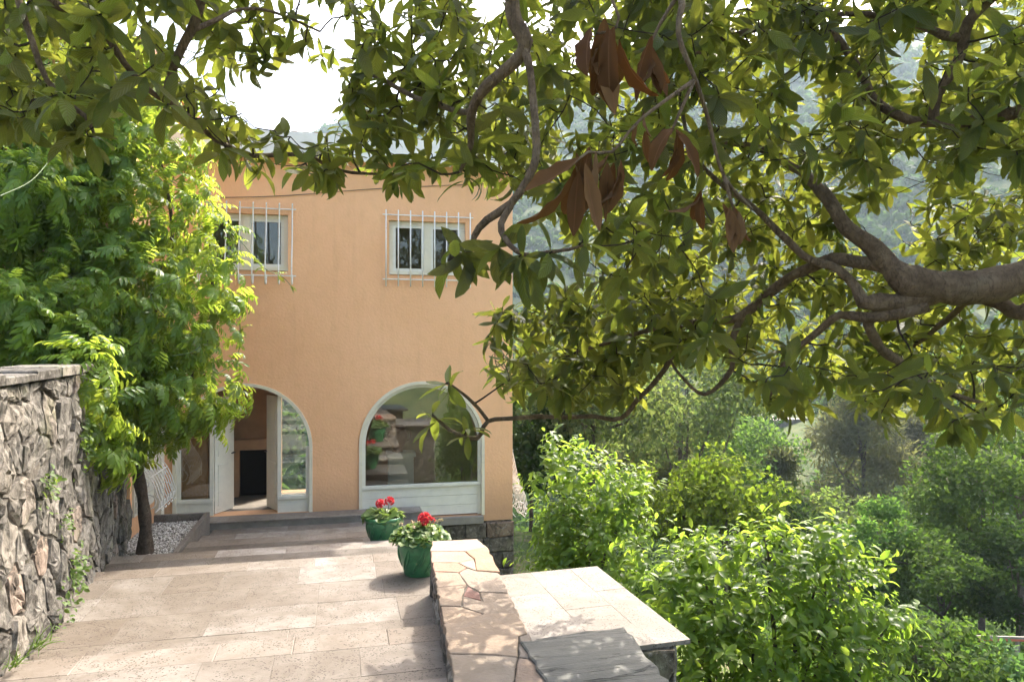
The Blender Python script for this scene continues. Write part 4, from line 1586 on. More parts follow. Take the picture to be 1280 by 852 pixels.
for (cx_, cy_, d_, ra, rb, rc) in LUMPS:      # nothing grows deep inside the mass
    q = L - W(cx_, cy_, d_)
    e = ((q @ RT) / ra) ** 2 + ((q @ FW) / rb) ** 2 + (q[:, 2] / rc) ** 2
    if cx_ > 195: inside |= e < .40
keep_in = ~inside | (rng.random(len(L)) < .32)
L, D, NN, S = L[keep_in], D[keep_in], NN[keep_in], S[keep_in]
px, py, dd = proj(L)
# trim what would cover the rest of the facade
edge = np.interp(py, [60, 130, 200, 260, 300, 360, 420, 480, 520, 545, 580], [180, 228, 255, 276, 290, 304, 292, 305, 292, 245, 165])
ok = (px < edge + rng.normal(0, 5, len(px))) & ~((py > 585)) & (L[:, 2] > .5)
ok &= ~((px > 262) & (py < 235)) & ~((px > 300) & (py < 330)) & ~((px > 245) & (py > 545)) & (L[:, 1] < 11.66 - 0 * px)
L, D, NN, S = L[ok], D[ok], NN[ok], S[ok]
nw = leafage(wis, wis_shapes, rng.integers(0, 4, len(L)), frames(D, NN), L, S, MAT['wisteria'], 300, cell=9)
# long free shoots
for k, pts in enumerate(([W(262, 250, 9.9), W(300, 300, 10.2), W(330, 335, 10.6), W(352, 345, 10.9), W(368, 362, 11.0)], [W(230, 345, 9.0), W(192, 360, 8.9), W(190, 375, 8.9), W(205, 395, 9)],
                         [W(265, 470, 9.6), W(290, 455, 10), W(300, 430, 10.1), W(298, 380, 10.1)], [W(20, 470, 8), W(90, 515, 8.5), W(150, 540, 8.8)], [W(60, 552, 8.4), W(110, 548, 8.6), W(160, 545, 9)],
                         [W(100, 485, 8.9), W(125, 487, 8.9), W(160, 492, 9.1)], [W(0, 245, 7.5), W(40, 225, 8), W(70, 190, 8.6)], [W(215, 445, 9), W(240, 440, 9), W(250, 433, 9), W(240, 440, 9.1)])):
    P = smooth_path(pts, .08)
    V, F = tube_arrays(P, np.linspace(.007, .004, len(P)), 5)
    link('tendril', mesh('tendril', V, F, smooth=True), MAT['stalk'], wis)
    if k in (0, 2):
        n = 14
        ii = rng.integers(len(P) // 3, len(P), n)
        Vj, Fj, Uj, Tj = join_leaves(rng.integers(0, 4, n), wis_shapes, frames(rng.normal(0, 1, (n, 3)) + [0, 0, -.3], rng.normal(0, .4, (n, 3)) + [0, 0, 1]), P[ii], rng.uniform(.1, .2, n), rng.random(n))
        tag(link('shoot_leaves', mesh('shoot_leaves', Vj, Fj, uv=Uj, tint=Tj, smooth=True), MAT['wisteria'], wis), kind='stuff')

# ================================================================== CITRUS SHRUBS
citrus_sh = [leaf_shape(4, lambda t: .21 * math.sin(math.pi * min(1, .03 + .95 * t)) ** .85, droop=dv, fold=.3, seed=i) for i, dv in enumerate((.3, .7, 1.1))]


def shrub(name, base, lumps, n_per, leaf_len, label, cat, group=None, mat='citrus', fruit=0, up=.8, singles=300):
    root = thing(name, tuple(base), label, cat, group)
    base = np.array(base, float)
    tops = [W(*l[:3]) for l in lumps]
    L, D, NN, S = [], [], [], []
    for (c, l) in zip(tops, lumps):
        ra, rb, rc = l[3:6]
        mid = base * .45 + c * .55 + rng.normal(0, .1, 3)
        P = smooth_path([base + rng.normal(0, .04, 3), base * .8 + c * .2 + rng.normal(0, .05, 3), mid, c], .12)
        MB().tube(P, np.linspace(.035, .010, len(P)), 6).build('limb', MAT['treebark'], root, smooth=True)
        nt_ = int(n_per * (ra * rb + rb * rc + ra * rc))
        # upright sprays with leaves along them
        for k in range(nt_):
            u = norm(rng.normal(0, 1, 3))
            q = rng.uniform(.45, 1.0) ** .5
            p = c + RT * u[0] * ra * q + FW * u[1] * rb * q + np.array([0, 0, u[2] * rc * q])
            ax = norm(u * np.array([.8, .8, .6]) + np.array([0, 0, up]) + rng.normal(0, .35, 3))
            ln = rng.uniform(.14, .42)
            m = rng.integers(7, 13)
            t = np.linspace(.1, 1, m)
            pp = p + ax * (t * ln)[:, None]
            pr = norm(np.cross(ax, rng.normal(0, 1, (m, 3))))
            L.append(pp); D.append(pr * .8 + ax * rng.uniform(.3, .9, (m, 1)) + [0, 0, -.12]); NN.append(ax * .8 + rng.normal(0, .3, (m, 3)) + [0, 0, .35])
            S.append(leaf_len * rng.uniform(.6, 1.2, m))
    L, D, NN, S = np.vstack(L), np.vstack(D), np.vstack(NN), np.concatenate(S)
    leafage(root, citrus_sh, rng.integers(0, 3, len(L)), frames(D, NN), L, S, MAT[mat], singles, cell=5)
    return root


g1 = W(722, 700, 9.6); g2 = W(950, 830, 7.0)
shrub('citrus_shrub', (g1[0], g1[1], -1.45),
      [(712, 616, 9.6, .46, .5, .5), (750, 626, 9.7, .5, .5, .45), (708, 671, 9.5, .36, .4, .45), (740, 686, 9.4, .6, .5, .5), (775, 656, 9.7, .35, .4, .4), (700, 721, 9.3, .38, .4, .32), (760, 726, 9.3, .5, .4, .4), (705, 581, 9.6, .22, .22, .2), (725, 766, 9.3, .6, .5, .5), (790, 621, 9.8, .2, .2, .2)],
      105, .125, 'bright green citrus bush between the house corner and the travertine ledge', 'shrub')
shrub('citrus_shrub', (g2[0], g2[1], -1.5),
      [(860, 774, 7.0, .5, .5, .5), (930, 744, 7.0, .6, .55, .45), (1000, 734, 6.9, .4, .4, .42), (1040, 774, 6.9, .45, .4, .4), (960, 814, 6.8, .7, .6, .5), (880, 844, 6.8, .55, .5, .45), (1040, 834, 6.8, .5, .5, .4),
       (1085, 804, 6.8, .25, .3, .22), (960, 689, 7.0, .18, .18, .17), (1028, 706, 6.9, .2, .2, .2), (840, 724, 7.3, .35, .35, .3), (1000, 884, 6.6, .7, .5, .4), (900, 904, 6.6, .6, .5, .4), (1070, 724, 7.0, .15, .15, .16), (905, 702, 7.1, .2, .2, .18), (955, 670, 7.0, .10, .10, .12), (1031, 689, 6.9, .10, .10, .12), (1108, 786, 6.8, .14, .15, .1), (872, 696, 7.2, .12, .12, .12), (1060, 702, 6.95, .1, .1, .12)],
      105, .125, 'large sunlit lemon bush with glossy yellow-green leaves right of the ledge', 'shrub')
# ================================================================== LOQUAT TREE
TB = W(1620, 700, 3.6)
loq = thing('loquat_tree', (TB[0], TB[1], -1.0), 'broad loquat tree with long leathery leaves arching over the whole view', 'tree')
B = {}
# (px, py, distance, thickness in px)
LIMBS = [
    [(1620, 980, 3.6, 90), (1600, 700, 3.6, 84), (1560, 480, 3.6, 78), (1430, 380, 3.6, 66), (1330, 345, 3.6, 56), (1280, 345, 3.6, 50), (1227, 359, 3.62, 50), (1178, 357, 3.68, 50), (1139, 352, 3.75, 52), (1115, 333, 3.8, 32), (1093, 310, 3.85, 26), (1062, 286, 3.95, 24), (1030, 243, 4.1, 18), (991, 208, 4.3, 13), (950, 185, 4.5, 9), (905, 178, 4.7, 6)],
    [(1178, 360, 3.68, 38), (1139, 374, 3.75, 27), (1100, 379, 3.8, 25), (1078, 377, 3.82, 22), (1071, 358, 3.85, 14), (1051, 336, 3.9, 12), (1016, 326, 4.0, 11), (981, 298, 4.1, 10), (945, 262, 4.2, 8), (900, 228, 4.3, 7), (862, 190, 4.35, 5)],
    [(1110, 332, 3.82, 24), (1080, 327, 3.9, 20), (1044, 324, 4.0, 17), (1002, 340, 4.2, 16), (967, 361, 4.4, 15), (928, 394, 4.6, 13), (893, 401, 4.7, 10), (850, 404, 4.8, 9), (815, 412, 4.9, 7), (770, 425, 5.0, 5), (720, 440, 5.1, 4)],
    [(1157, 378, 3.72, 24), (1120, 392, 3.78, 19), (1083, 398, 3.85, 18), (1051, 394, 3.95, 10), (1016, 420, 4.1, 9), (988, 442, 4.2, 8), (974, 468, 4.3, 7), (960, 500, 4.4, 4)],
    [(1090, 396, 3.85, 17), (1084, 408, 3.88, 16), (1100, 435, 3.95, 15), (1129, 458, 4.05, 13), (1167, 482, 4.15, 10), (1196, 495, 4.25, 7), (1231, 503, 4.35, 4)],
    [(1330, 352, 3.6, 30), (1275, 392, 3.7, 22), (1245, 378, 3.85, 18), (1215, 372, 4.0, 12), (1190, 395, 4.3, 8), (1160, 420, 4.6, 6), (1130, 440, 4.9, 4)],
    [(930, 394, 4.6, 10), (914, 428, 4.7, 8), (914, 462, 4.75, 7), (880, 493, 4.8, 5), (850, 468, 4.85, 4), (835, 445, 4.9, 3)],
    [(850, 404, 4.8, 8), (835, 455, 5.0, 8), (798, 498, 5.1, 7), (776, 522, 5.2, 6), (745, 520, 5.25, 6), (717, 521, 5.2, 6), (680, 520, 5.1, 6), (639, 523, 4.9, 6), (611, 526, 4.8, 6), (597, 547, 4.7, 6), (569, 541, 4.6, 5), (541, 519, 4.5, 4)],
    [(611, 526, 4.8, 5), (600, 512, 4.75, 5), (576, 490, 4.65, 4), (560, 478, 4.6, 3)],
    # upper limbs that rise from the trunk outside the view
    [(1560, 480, 3.6, 60), (1500, 250, 3.5, 44), (1380, 180, 3.5, 34), (1310, 140, 3.55, 26), (1262, 142, 3.6, 20), (1225, 148, 3.7, 18), (1190, 156, 3.75, 17), (1165, 153, 3.8, 16), (1139, 151, 3.9, 15), (1100, 134, 4.0, 13), (1079, 95, 4.1, 12), (1051, 53, 4.2, 10), (1016, 18, 4.3, 8), (980, -20, 4.4, 6)],
    [(1165, 153, 3.8, 16), (1171, 120, 3.75, 14), (1199, 70, 3.7, 15), (1213, 28, 3.65, 17), (1240, -5, 3.6, 18), (1330, -80, 3.5, 26), (1500, 60, 3.5, 36)],
    [(1206, 50, 3.68, 14), (1180, 45, 3.7, 12), (1157, 32, 3.75, 11), (1122, 26, 3.8, 9), (1070, 18, 3.9, 7), (1020, 20, 4.0, 5)],
    [(1330, -80, 3.5, 34), (1180, -190, 3.1, 34), (900, -190, 2.9, 32), (700, -110, 2.9, 28), (640, -30, 2.95, 24), (640, 5, 3.0, 23), (644, 30, 3.0, 23), (656, 54, 3.02, 23), (645, 76, 3.05, 19), (611, 106, 3.15, 17), (594, 134, 3.25, 14), (588, 160, 3.35, 11), (587, 185, 3.45, 8), (575, 215, 3.5, 4)],
    [(655, 62, 3.02, 14), (662, 90, 3.0, 11), (667, 123, 3.0, 11), (672, 165, 3.0, 11), (670, 199, 3.0, 11), (659, 226, 3.0, 12), (638, 253, 3.02, 13), (608, 276, 3.05, 11), (592, 297, 3.1, 8), (588, 315, 3.1, 6), (570, 318, 3.1, 4)],
    [(638, 256, 3.02, 10), (625, 280, 3.0, 9), (630, 298, 2.98, 8), (645, 314, 2.95, 7), (662, 319, 2.95, 7), (684, 315, 2.95, 6), (712, 312, 2.95, 5), (735, 305, 3.0, 3)],
    [(600, 126, 3.2, 10), (586, 141, 3.3, 8), (550, 132, 3.5, 7), (516, 120, 3.7, 7), (485, 103, 3.85, 6), (460, 88, 4.0, 5), (452, 60, 4.0, 3)],
    [(900, -190, 2.9, 26), (560, -210, 2.9, 24), (330, -140, 3.0, 20), (265, -40, 3.1, 17), (250, 0, 3.15, 15), (239, 39, 3.2, 14), (219, 80, 3.25, 11), (209, 116, 3.3, 9), (216, 132, 3.35, 5)],
    [(560, -210, 2.9, 20), (200, -170, 3.0, 18), (40, -60, 3.1, 14), (60, 0, 3.2, 12), (90, 12, 3.25, 10), (123, 30, 3.3, 10), (155, 77, 3.4, 9), (183, 109, 3.5, 8), (225, 138, 3.7, 8), (268, 173, 3.9, 8), (303, 192, 4.1, 7), (334, 194, 4.2, 6), (384, 195, 4.35, 5), (412, 208, 4.4, 5), (440, 216, 4.5, 4), (475, 217, 4.6, 3)],
    [(40, -60, 3.1, 12), (22, -10, 3.05, 10), (42, 53, 3.05, 8), (58, 98, 3.1, 7), (82, 128, 3.15, 7), (106, 146, 3.2, 6), (118, 170, 3.2, 4)],
    [(239, 39, 3.2, 7), (270, 25, 3.3, 6), (300, 12, 3.4, 5), (340, 15, 3.5, 4), (400, 40, 3.6, 3)],
    [(1030, 18, 4.2, 9), (930, 40, 4.4, 8), (880, 60, 4.5, 7), (850, 110, 4.6, 6), (862, 190, 4.35, 5)],
    [(700, -110, 2.9, 16), (820, -60, 2.7, 12), (850, -10, 2.6, 10), (848, 40, 2.55, 7), (868, 100, 2.6, 6), (885, 150, 2.7, 5), (905, 220, 2.75, 5), (940, 262, 2.8, 4)],
]
nodes_p, nodes_r = [], []
for li, lm in enumerate(LIMBS):
    pts = [W(a, b, c) for a, b, c, d in lm]
    rad = [max(.0035, d * (.84 if d > 12 else .95) / 2 * c / FPX) for a, b, c, d in lm]
    P, rr = smooth_path(pts, .05, rad)
    wob = np.array([[vnoise(p, 5, 1), vnoise(p, 5, 9), vnoise(p, 5, 17)] for p in P])
    P = P + wob * np.minimum(.018, rr * .7)[:, None]
    rr = rr * (1 + .16 * np.array([vnoise(p, 11, 3) for p in P]) + .10 * np.array([vnoise(p, 27, 5) for p in P]))
    nseg = 14 if rr.max() > .04 else 8
    V, F = tube_arrays(P, rr, nseg)
    nm = 'trunk' if li == 0 else 'branch'
    link(nm, mesh(nm, V, F, smooth=True), MAT['bark'], loq)
    sel = rr < .035
    nodes_p.append(P[sel]); nodes_r.append(rr[sel])
NP, NR = np.vstack(nodes_p), np.concatenate(nodes_r)
pxn, pyn, dn = proj(NP)
keepn = (pxn > -120) & (pxn < 1420) & (pyn > -120)
NP, NR = NP[keepn], NR[keepn]

CAN = [(-90, -110), (1400, -110), (1400, 430), (1285, 470), (1245, 520), (1200, 530), (1160, 505), (1110, 520), (1040, 490), (990, 515), (955, 500), (930, 455), (885, 425), (840, 440), (800, 470), (770, 500),
       (720, 500), (660, 505), (625, 485), (610, 455), (625, 425), (600, 405), (612, 380), (640, 375), (720, 350), (740, 330), (680, 250), (610, 230), (560, 205), (520, 222), (450, 215), (400, 215), (350, 205), (300, 200), (250, 180), (215, 140), (165, 110), (140, 150), (110, 175), (70, 165), (40, 150), (-90, 150)]
GAPS = [[(318, 105), (345, 82), (378, 70), (420, 80), (428, 120), (422, 150), (395, 174), (330, 168), (300, 135)], [(385, 2), (440, 2), (432, 55), (385, 42)],
        [(1120, 190), (1150, 185), (1160, 240), (1110, 250)], [(1225, 195), (1262, 195), (1268, 240), (1220, 235)], [(985, 85), (1025, 95), (1015, 145), (985, 135)], [(575, -60), (625, -60), (630, 22), (590, 22)],
        [(1115, 70), (1150, 55), (1150, 100), (1120, 105)], [(690, 130), (740, 120), (745, 165), (700, 165)], [(1075, 255), (1130, 250), (1140, 300), (1080, 300)]]
tips = []
cx_s, cy_s = rng.uniform(-90, 1400, 12000), rng.uniform(-110, 540, 12000)
ok_s = inpoly(cx_s, cy_s, CAN)
for g in GAPS: ok_s &= ~inpoly(cx_s, cy_s, g)
ok_s &= ~((cx_s < 560) & (rng.random(12000) < .42))
for x, y in zip(cx_s[ok_s][:2750], cy_s[ok_s][:2750]):
    if x < 560:
        d = rng.uniform(2.9, 4.6) if x < 230 else rng.uniform(3.4, 5.0)
    elif y > 360 and x < 860:
        d = rng.uniform(4.5, 5.8)
    else:
        d = rng.uniform(3.2, 6.2) if rng.random() < .7 else rng.uniform(5.5, 7.5)
        if x > 900 and 215 < y < 440: d = max(d, rng.uniform(4.2, 5.5))    # the bough stays in front
    tips.append(np.append(W(x, y, d), 0))
# deeper layer over the parapet and the pier
for _ in range(245):
    if _ < 95: tips.append(np.append(W(rng.uniform(640, 800), rng.uniform(385, 500), rng.uniform(5.9, 7.4)), 3))
    else: tips.append(np.append(W(rng.uniform(770, 930), rng.uniform(270, 450), rng.uniform(5.5, 6.9)), 3))
# the crown goes on above the view and shades what hangs below it
for _ in range(430):
    tips.append(np.append(W(rng.uniform(520, 1500), rng.uniform(-520, -90), rng.uniform(3.8, 7.2)), 2))
# whorls placed where the photograph shows them singled out
HERO = [(108, 165, 3.15), (92, 150, 3.3), (650, 318, 2.9), (690, 315, 2.92), (728, 300, 2.95), (585, 320, 3.1), (562, 312, 3.15), (620, 310, 3.0), (541, 516, 4.5), (558, 480, 4.6), (583, 535, 4.6), (1243, 455, 3.3), (1205, 520, 3.9), (1190, 528, 3.9),
        (1100, 520, 4.3), (965, 498, 4.4), (990, 500, 4.4), (425, 222, 4.4), (330, 200, 4.2), (590, 190, 3.5), (300, 198, 4.1), (610, 420, 4.9), (640, 400, 4.9), (655, 470, 5.0), (690, 480, 5.0), (740, 490, 5.1), (1270, 90, 3.2), (440, 110, 3.9), (470, 85, 4.0), (500, 150, 3.9)]
for x, y, d in HERO: tips.append(np.append(W(x, y, d), 1))
tips = np.array(tips)
d0 = np.array([np.min(np.sum((NP - t[:3]) ** 2, 1)) for t in tips])
order = np.argsort(d0)
TV, TF, toff = [], [], 0
L, D, NN, S, SID = [], [], [], [], []
loq_shapes = []
for i, (dv, fo, wv) in enumerate(((.25, .22, .05), (.7, .18, .08), (1.1, .25, .06), (1.7, .2, .1), (-.25, .15, .06))):
    loq_shapes.append(leaf_shape(6, lambda t: .152 * math.sin(math.pi * min(1, .015 + .98 * t ** 1.2)) ** .72, droop=dv, fold=fo, wave=wv, seed=i))
wave_up = np.array([0, 0, 1.0])
for ti in order:
    t = tips[ti][:3]
    hero = tips[ti][3] == 1
    over = tips[ti][3] == 2
    dist2 = np.sum((NP - t) ** 2, 1)
    k = int(np.argmin(dist2 + .15 * np.maximum(0, NP[:, 2] - t[2]) ** 2))
    a = NP[k]
    gap = math.sqrt(dist2[k])
    if gap > (2.6 if tips[ti][3] >= 2 else 1.7): continue
    out = norm(t - a)
    b = a + (t - a) * .4 + rng.normal(0, .06 * gap + .005, 3) - wave_up * .05 * gap
    c = a + (t - a) * .75 + rng.normal(0, .05 * gap + .004, 3) - wave_up * .04 * gap
    P = smooth_path([a, b, c, t], .07)
    r0 = min(NR[k] * .8, .0055 + .008 * gap)
    rr = np.linspace(r0, .0035, len(P))
    V, F = tube_arrays(P, rr, 5)
    TV.append(V); TF.append(F + toff); toff += len(V)
    NP = np.vstack([NP, P[1:]]); NR = np.concatenate([NR, rr[1:]])
    ax = norm(norm(P[-1] - P[-3]) + wave_up * rng.uniform(.1, .9) + rng.normal(0, .25, 3))
    n = int(rng.integers(5, 10)) + (2 if hero else 0)
    ph = rng.random() * 6.28
    u1 = norm(np.cross(ax, [.3, .5, .8])); u2 = np.cross(ax, u1)
    for j in range(n):
        az = ph + j * 2.4
        th = R(rng.uniform(45, 95)) if j > 1 else R(rng.uniform(10, 45))
        dr = ax * math.cos(th) + (u1 * math.cos(az) + u2 * math.sin(az)) * math.sin(th)
        dr = norm(dr - wave_up * rng.uniform(.0, .75) * (1.3 if hero else 1))
        L.append(t - ax * rng.uniform(0, .07))
        D.append(dr)
        NN.append(ax + wave_up * .45 + rng.normal(0, .22, 3))
        S.append(rng.uniform(.10, .205) * (1.0 if j > 1 else .7) * (1.15 if hero else 1.5 if over else 1.04))
        SID.append(rng.choice([0, 1, 1, 2, 2, 3, 4]))
tag(link('twigs', mesh('twigs', np.vstack(TV), np.vstack(TF), smooth=True), MAT['twig'], loq), kind='stuff')
L, D, NN, S, SID = np.array(L), np.array(D), np.array(NN), np.array(S), np.array(SID)
# keep the open patches of sky and facade open
mid = L + D * S[:, None] * .55
px, py, dd = proj(mid)
bad = np.zeros(len(L), bool)
for g in GAPS: bad |= inpoly(px, py, g) & (rng.random(len(L)) < .85)
BOUGH = [(1290, 315), (1290, 400), (1170, 392), (1070, 415), (1060, 365), (1000, 345), (930, 400), (920, 385), (990, 325), (1060, 310), (1020, 245), (1040, 235), (1110, 300), (1160, 330)]
bad |= inpoly(px, py, BOUGH) & (dd < 3.9) & (rng.random(len(L)) < .85)
FAC = [(255, 225), (440, 262), (555, 250), (590, 262), (585, 300), (545, 300), (530, 360), (600, 400), (590, 450), (520, 470), (330, 480), (330, 250)]
bad |= inpoly(px, py, FAC) & (rng.random(len(L)) < .9)
L, D, NN, S, SID = (q[~bad] for q in (L, D, NN, S, SID))
nl = leafage(loq, loq_shapes, SID, frames(D, NN), L, S, MAT['loquat'], 300, cell=9)
print('loquat leaves', len(L), 'wisteria singles', nw)
# dead brown leaves hanging in bunches from broken twigs
dead_sh = [leaf_shape(10, lambda t: .15 * (math.sin(math.pi * min(1, .02 + .97 * t)) ** .8) * (.8 + .3 * t), droop=dv, fold=fo, wave=.22, seed=20 + i) for i, (dv, fo) in enumerate(((.4, .55), (.9, .4), (-.5, .7), (1.2, .5)))]
dead_me = []
for V, F, U in dead_sh:
    me = mesh('dead_leaf', V, F, uv=U, smooth=True); me.materials.append(MAT['deadleaf']); dead_me.append(me)
pinv = Matrix.LocRotScale(loq.location, loq.rotation_euler, loq.scale).inverted()
for (x, y, d, n, ln) in ((748, 38, 2.45, 5, .26), (765, 45, 2.4, 5, .27), (812, 55, 2.6, 6, .2), (735, 190, 2.4, 5, .23), (712, 210, 2.35, 4, .24), (768, 200, 2.5, 6, .2), (838, 165, 2.55, 3, .2), (855, 160, 2.6, 2, .17), (878, 235, 2.7, 3, .16), (915, 262, 2.75, 5, .16), (925, 270, 2.8, 3, .13), (802, 155, 2.6, 3, .13)):
    c = W(x, y, d)
    for j in range(n):
        dr = norm(np.array([0, 0, -1.0]) + rng.normal(0, .26, 3))
        nn = norm(-FW + rng.normal(0, .9, 3))
        m3 = frames(dr[None], nn[None])[0]
        o = bpy.data.objects.new('dead_leaf', dead_me[rng.integers(0, 4)])
        COL.objects.link(o); o.parent = loq; o.matrix_parent_inverse = pinv
        m = Matrix(m3.tolist()).to_4x4(); m.translation = Vector(c + rng.normal(0, .018, 3))
        o.matrix_basis = m @ Matrix.Diagonal((rng.uniform(.7, 1.15) * ln, rng.uniform(.8, 1.1) * ln, ln, 1))
for pts in ([W(700, -60, 2.7), W(765, 0, 2.45), W(770, 35, 2.42), W(745, 42, 2.43)], [W(850, -10, 2.6), W(825, 30, 2.6), W(812, 58, 2.6)], [W(868, 100, 2.6), W(800, 150, 2.5), W(765, 190, 2.45), W(735, 190, 2.4), W(710, 212, 2.36)],
            [W(868, 100, 2.6), W(850, 140, 2.58), W(838, 168, 2.56)], [W(905, 220, 2.75), W(912, 245, 2.75), W(918, 265, 2.77)]):
    P = smooth_path(pts, .05)
    MB().tube(P, np.linspace(.008, .004, len(P)), 6).build('branch', MAT['bark'], loq, smooth=True)

# ================================================================== VALLEY TREES
quad = (np.array([(-.5, 0, 0), (0, .1, .12), (.5, 0, 0), (-.32, 1, -.1), (0, 1.08, .0), (.32, 1, -.1)]) * [.8, 1, 1], np.array([(0, 1, 4, 3), (1, 2, 5, 4)]), np.array([(0, 0), (.5, 0), (1, 0), (0, 1), (.5, 1), (1, 1)]))
needle = (np.array([(-.08, 0, 0), (0, 0, .05), (.08, 0, 0), (-.05, 1, -.1), (0, 1.1, 0), (.05, 1, -.1)]), quad[1], quad[2])


def tree(px_, py_, d, rx, rz, color, label, n=2600, leaf=.16, clumps=34, base_z=None, shape='round', group=None, kind_name='valley_tree', trunk=True, squash=1.0):
    c = W(px_, py_, d)
    gz = float(terrain_h(c[0], c[1])) if base_z is None else base_z
    root = thing(kind_name, (c[0], c[1], gz), label, 'tree' if 'tree' in kind_name or 'pine' in kind_name else 'bush', group)
    ccs = []
    for k in range(clumps):
        u = norm(rng.normal(0, 1, 3))
        q = rng.uniform(.35, 1.0) ** .6
        if shape == 'cone':
            zz = rng.uniform(-1, 1)
            w = (1 - zz) / 2 * .95 + .08
            a = rng.random() * 6.283
            loc = np.array([math.cos(a) * w * math.sqrt(rng.random()), math.sin(a) * w * math.sqrt(rng.random()), zz])
        else:
            loc = u * q
        ccs.append(c + np.array([loc[0] * rx, loc[1] * rx, loc[2] * rz]))
    ccs = np.array(ccs)
    cr = rx * (.30 if clumps > 24 else .42) * rng.uniform(.7, 1.3, clumps)
    if trunk:
        base = np.array([c[0], c[1], gz - .2])
        H = c[2] - gz
        top = c + np.array([0, 0, rz * .5])
        P = smooth_path([base, base + [rx * .04, 0, max(.3, H * .5)], c + [rx * .05, 0, -rz * .2], top], rx * .2)
        MB().tube(P, np.linspace(max(.05, rx * .055), .02, len(P)), 7).build('trunk', MAT['treebark'], root, smooth=True)
        for k in rng.choice(clumps, min(9, clumps), replace=False):
            s = P[int(len(P) * rng.uniform(.4, .85))]
            e = ccs[k]
            m = (s + e) / 2 + rng.normal(0, rx * .06, 3) - [0, 0, rx * .06]
            Q = smooth_path([s, m, e], rx * .2)
            MB().tube(Q, np.linspace(max(.02, rx * .022), .008, len(Q)), 5).build('limb', MAT['treebark'], root, smooth=True)
    w = cr ** 2
    ids = rng.choice(clumps, n, p=w / w.sum())
    u = norm(rng.normal(0, 1, (n, 3)))
    q = rng.uniform(.25, 1.08, n) ** .5
    Lp = ccs[ids] + u * (cr[ids] * q)[:, None] * [1, 1, .72]
    Dp = u * .7 + rng.normal(0, .6, (n, 3)) + [0, 0, -.15]
    Np = u + rng.normal(0, .35, (n, 3)) + [0, 0, .6]
    sh = needle if shape in ('cone', 'pine') else quad
    V, F, U, T = join_leaves(np.zeros(n, int), [sh], frames(Dp, Np), Lp, leaf * rng.uniform(.6, 1.35, n), np.clip(rng.random(n) * .6 + rng.random(clumps)[ids] * .4, 0, .999))
    o = link('crown', mesh('crown', V, F, uv=U, tint=T), MAT['tree'], root, color=(*color, 1))
    tag(o, kind='stuff')


OL, GR, DG, YG, PG, GY = (.075, .09, .045), (.043, .066, .018), (.024, .040, .013), (.080, .105, .018), (.058, .09, .030), (.075, .075, .042)
G_ = 'trees in the valley'
tree(735, 470, 19, 2.5, 2.2, OL, 'silvery olive tree standing just behind the house corner', 9000, .11, 46, -2.4, group=G_, kind_name='olive_tree')
tree(662, 545, 18, 1.2, 2.0, DG, 'dark tree squeezed between the house corner and citrus bush', 2200, .14, 20, -2.4, group=G_)
tree(845, 500, 27, 3.0, 2.3, OL, 'pale olive tree under the lowest loquat twigs right of centre', 9000, .13, 46, None, group=G_, kind_name='olive_tree')
tree(800, 570, 30, 2.2, 1.4, GY, 'greyish scrubby tree above the citrus bush', 2600, .18, 26, group=G_)
tree(905, 575, 36, 3.6, 2.2, PG, 'broad rounded green tree in the middle of the valley', 11000, .15, 52, group=G_)
tree(925, 560, 52, 3.6, 2.4, PG, 'pale rounded tree left of the concrete buttress', 4500, .28, 40, group=G_)
tree(850, 625, 19, 1.6, .9, YG, 'yellowish bush just past the citrus bush', 5000, .10, 26, group=G_, kind_name='valley_bush')
tree(905, 618, 18, 1.25, .9, YG, 'yellow-green bush behind the tip of the lemon bush', 2400, .12, 22, group=G_, kind_name='valley_bush')
tree(975, 605, 34, 1.8, 1.6, GY, 'grey-brown conifer below the concrete buttress', 3200, .28, 26, group=G_, shape='cone', kind_name='pine_tree')
tree(1075, 560, 44, 4.4, 4.6, (.085, .08, .05), 'tall dusty grey pine in the middle of the right slope', 9000, .42, 60, group=G_, shape='cone', kind_name='pine_tree')
tree(1140, 590, 50, 3.4, 4.0, (.065, .062, .04), 'second grey pine leaning behind the tall one', 6000, .42, 44, group=G_, shape='cone', kind_name='pine_tree')
tree(1225, 610, 24, 2.5, 2.2, GR, 'leafy tree with bare dark limbs near the right edge', 12000, .105, 44, group=G_)
tree(1275, 560, 27, 2.6, 2.2, GR, 'leafy green tree cut by the right photo edge', 9000, .115, 40, group=G_)
tree(1105, 690, 22, 1.35, 1.5, (.06, .105, .03), 'slim green tree right behind the lemon bush', 7000, .09, 28, group=G_)
tree(1175, 720, 21, 1.9, 1.2, GR, 'spreading low tree below the leafy one on the right', 8000, .095, 34, group=G_)
tree(1270, 720, 20, 1.6, 1.2, DG, 'dark bushy tree low at the right photo edge', 6500, .095, 28, group=G_)
tree(1140, 815, 12.5, 1.25, .75, GR, 'low green bush at the bottom right beyond the lemon bush', 3200, .085, 26, group=G_, kind_name='valley_bush')
tree(1220, 840, 12.5, .85, .5, (.06, .1, .045), 'greyer low bush at the bottom right corner', 2600, .08, 22, group=G_, kind_name='valley_bush')
tree(1068, 520, 92, 4, 3.5, DG, 'dark tree beside the top of the buttress', 2200, .5, 24, group=G_)
tree(1050, 615, 60, 2.8, 2.2, PG, 'small round tree at the foot of the buttress', 2200, .3, 24, group=G_)
tree(905, 520, 78, 4.5, 3.0, DG, 'dark tree below the pale road', 2400, .45, 24, group=G_)
tree(1110, 490, 100, 7, 6, PG, 'large tree above the road on the right', 3000, .6, 30, group=G_)
tree(1230, 480, 85, 6, 5, PG, 'large tree high on the right slope', 3000, .5, 30, group=G_)
tree(740, 560, 60, 4, 2.6, PG, 'distant green tree behind the citrus bush', 2200, .35, 24, group=G_)
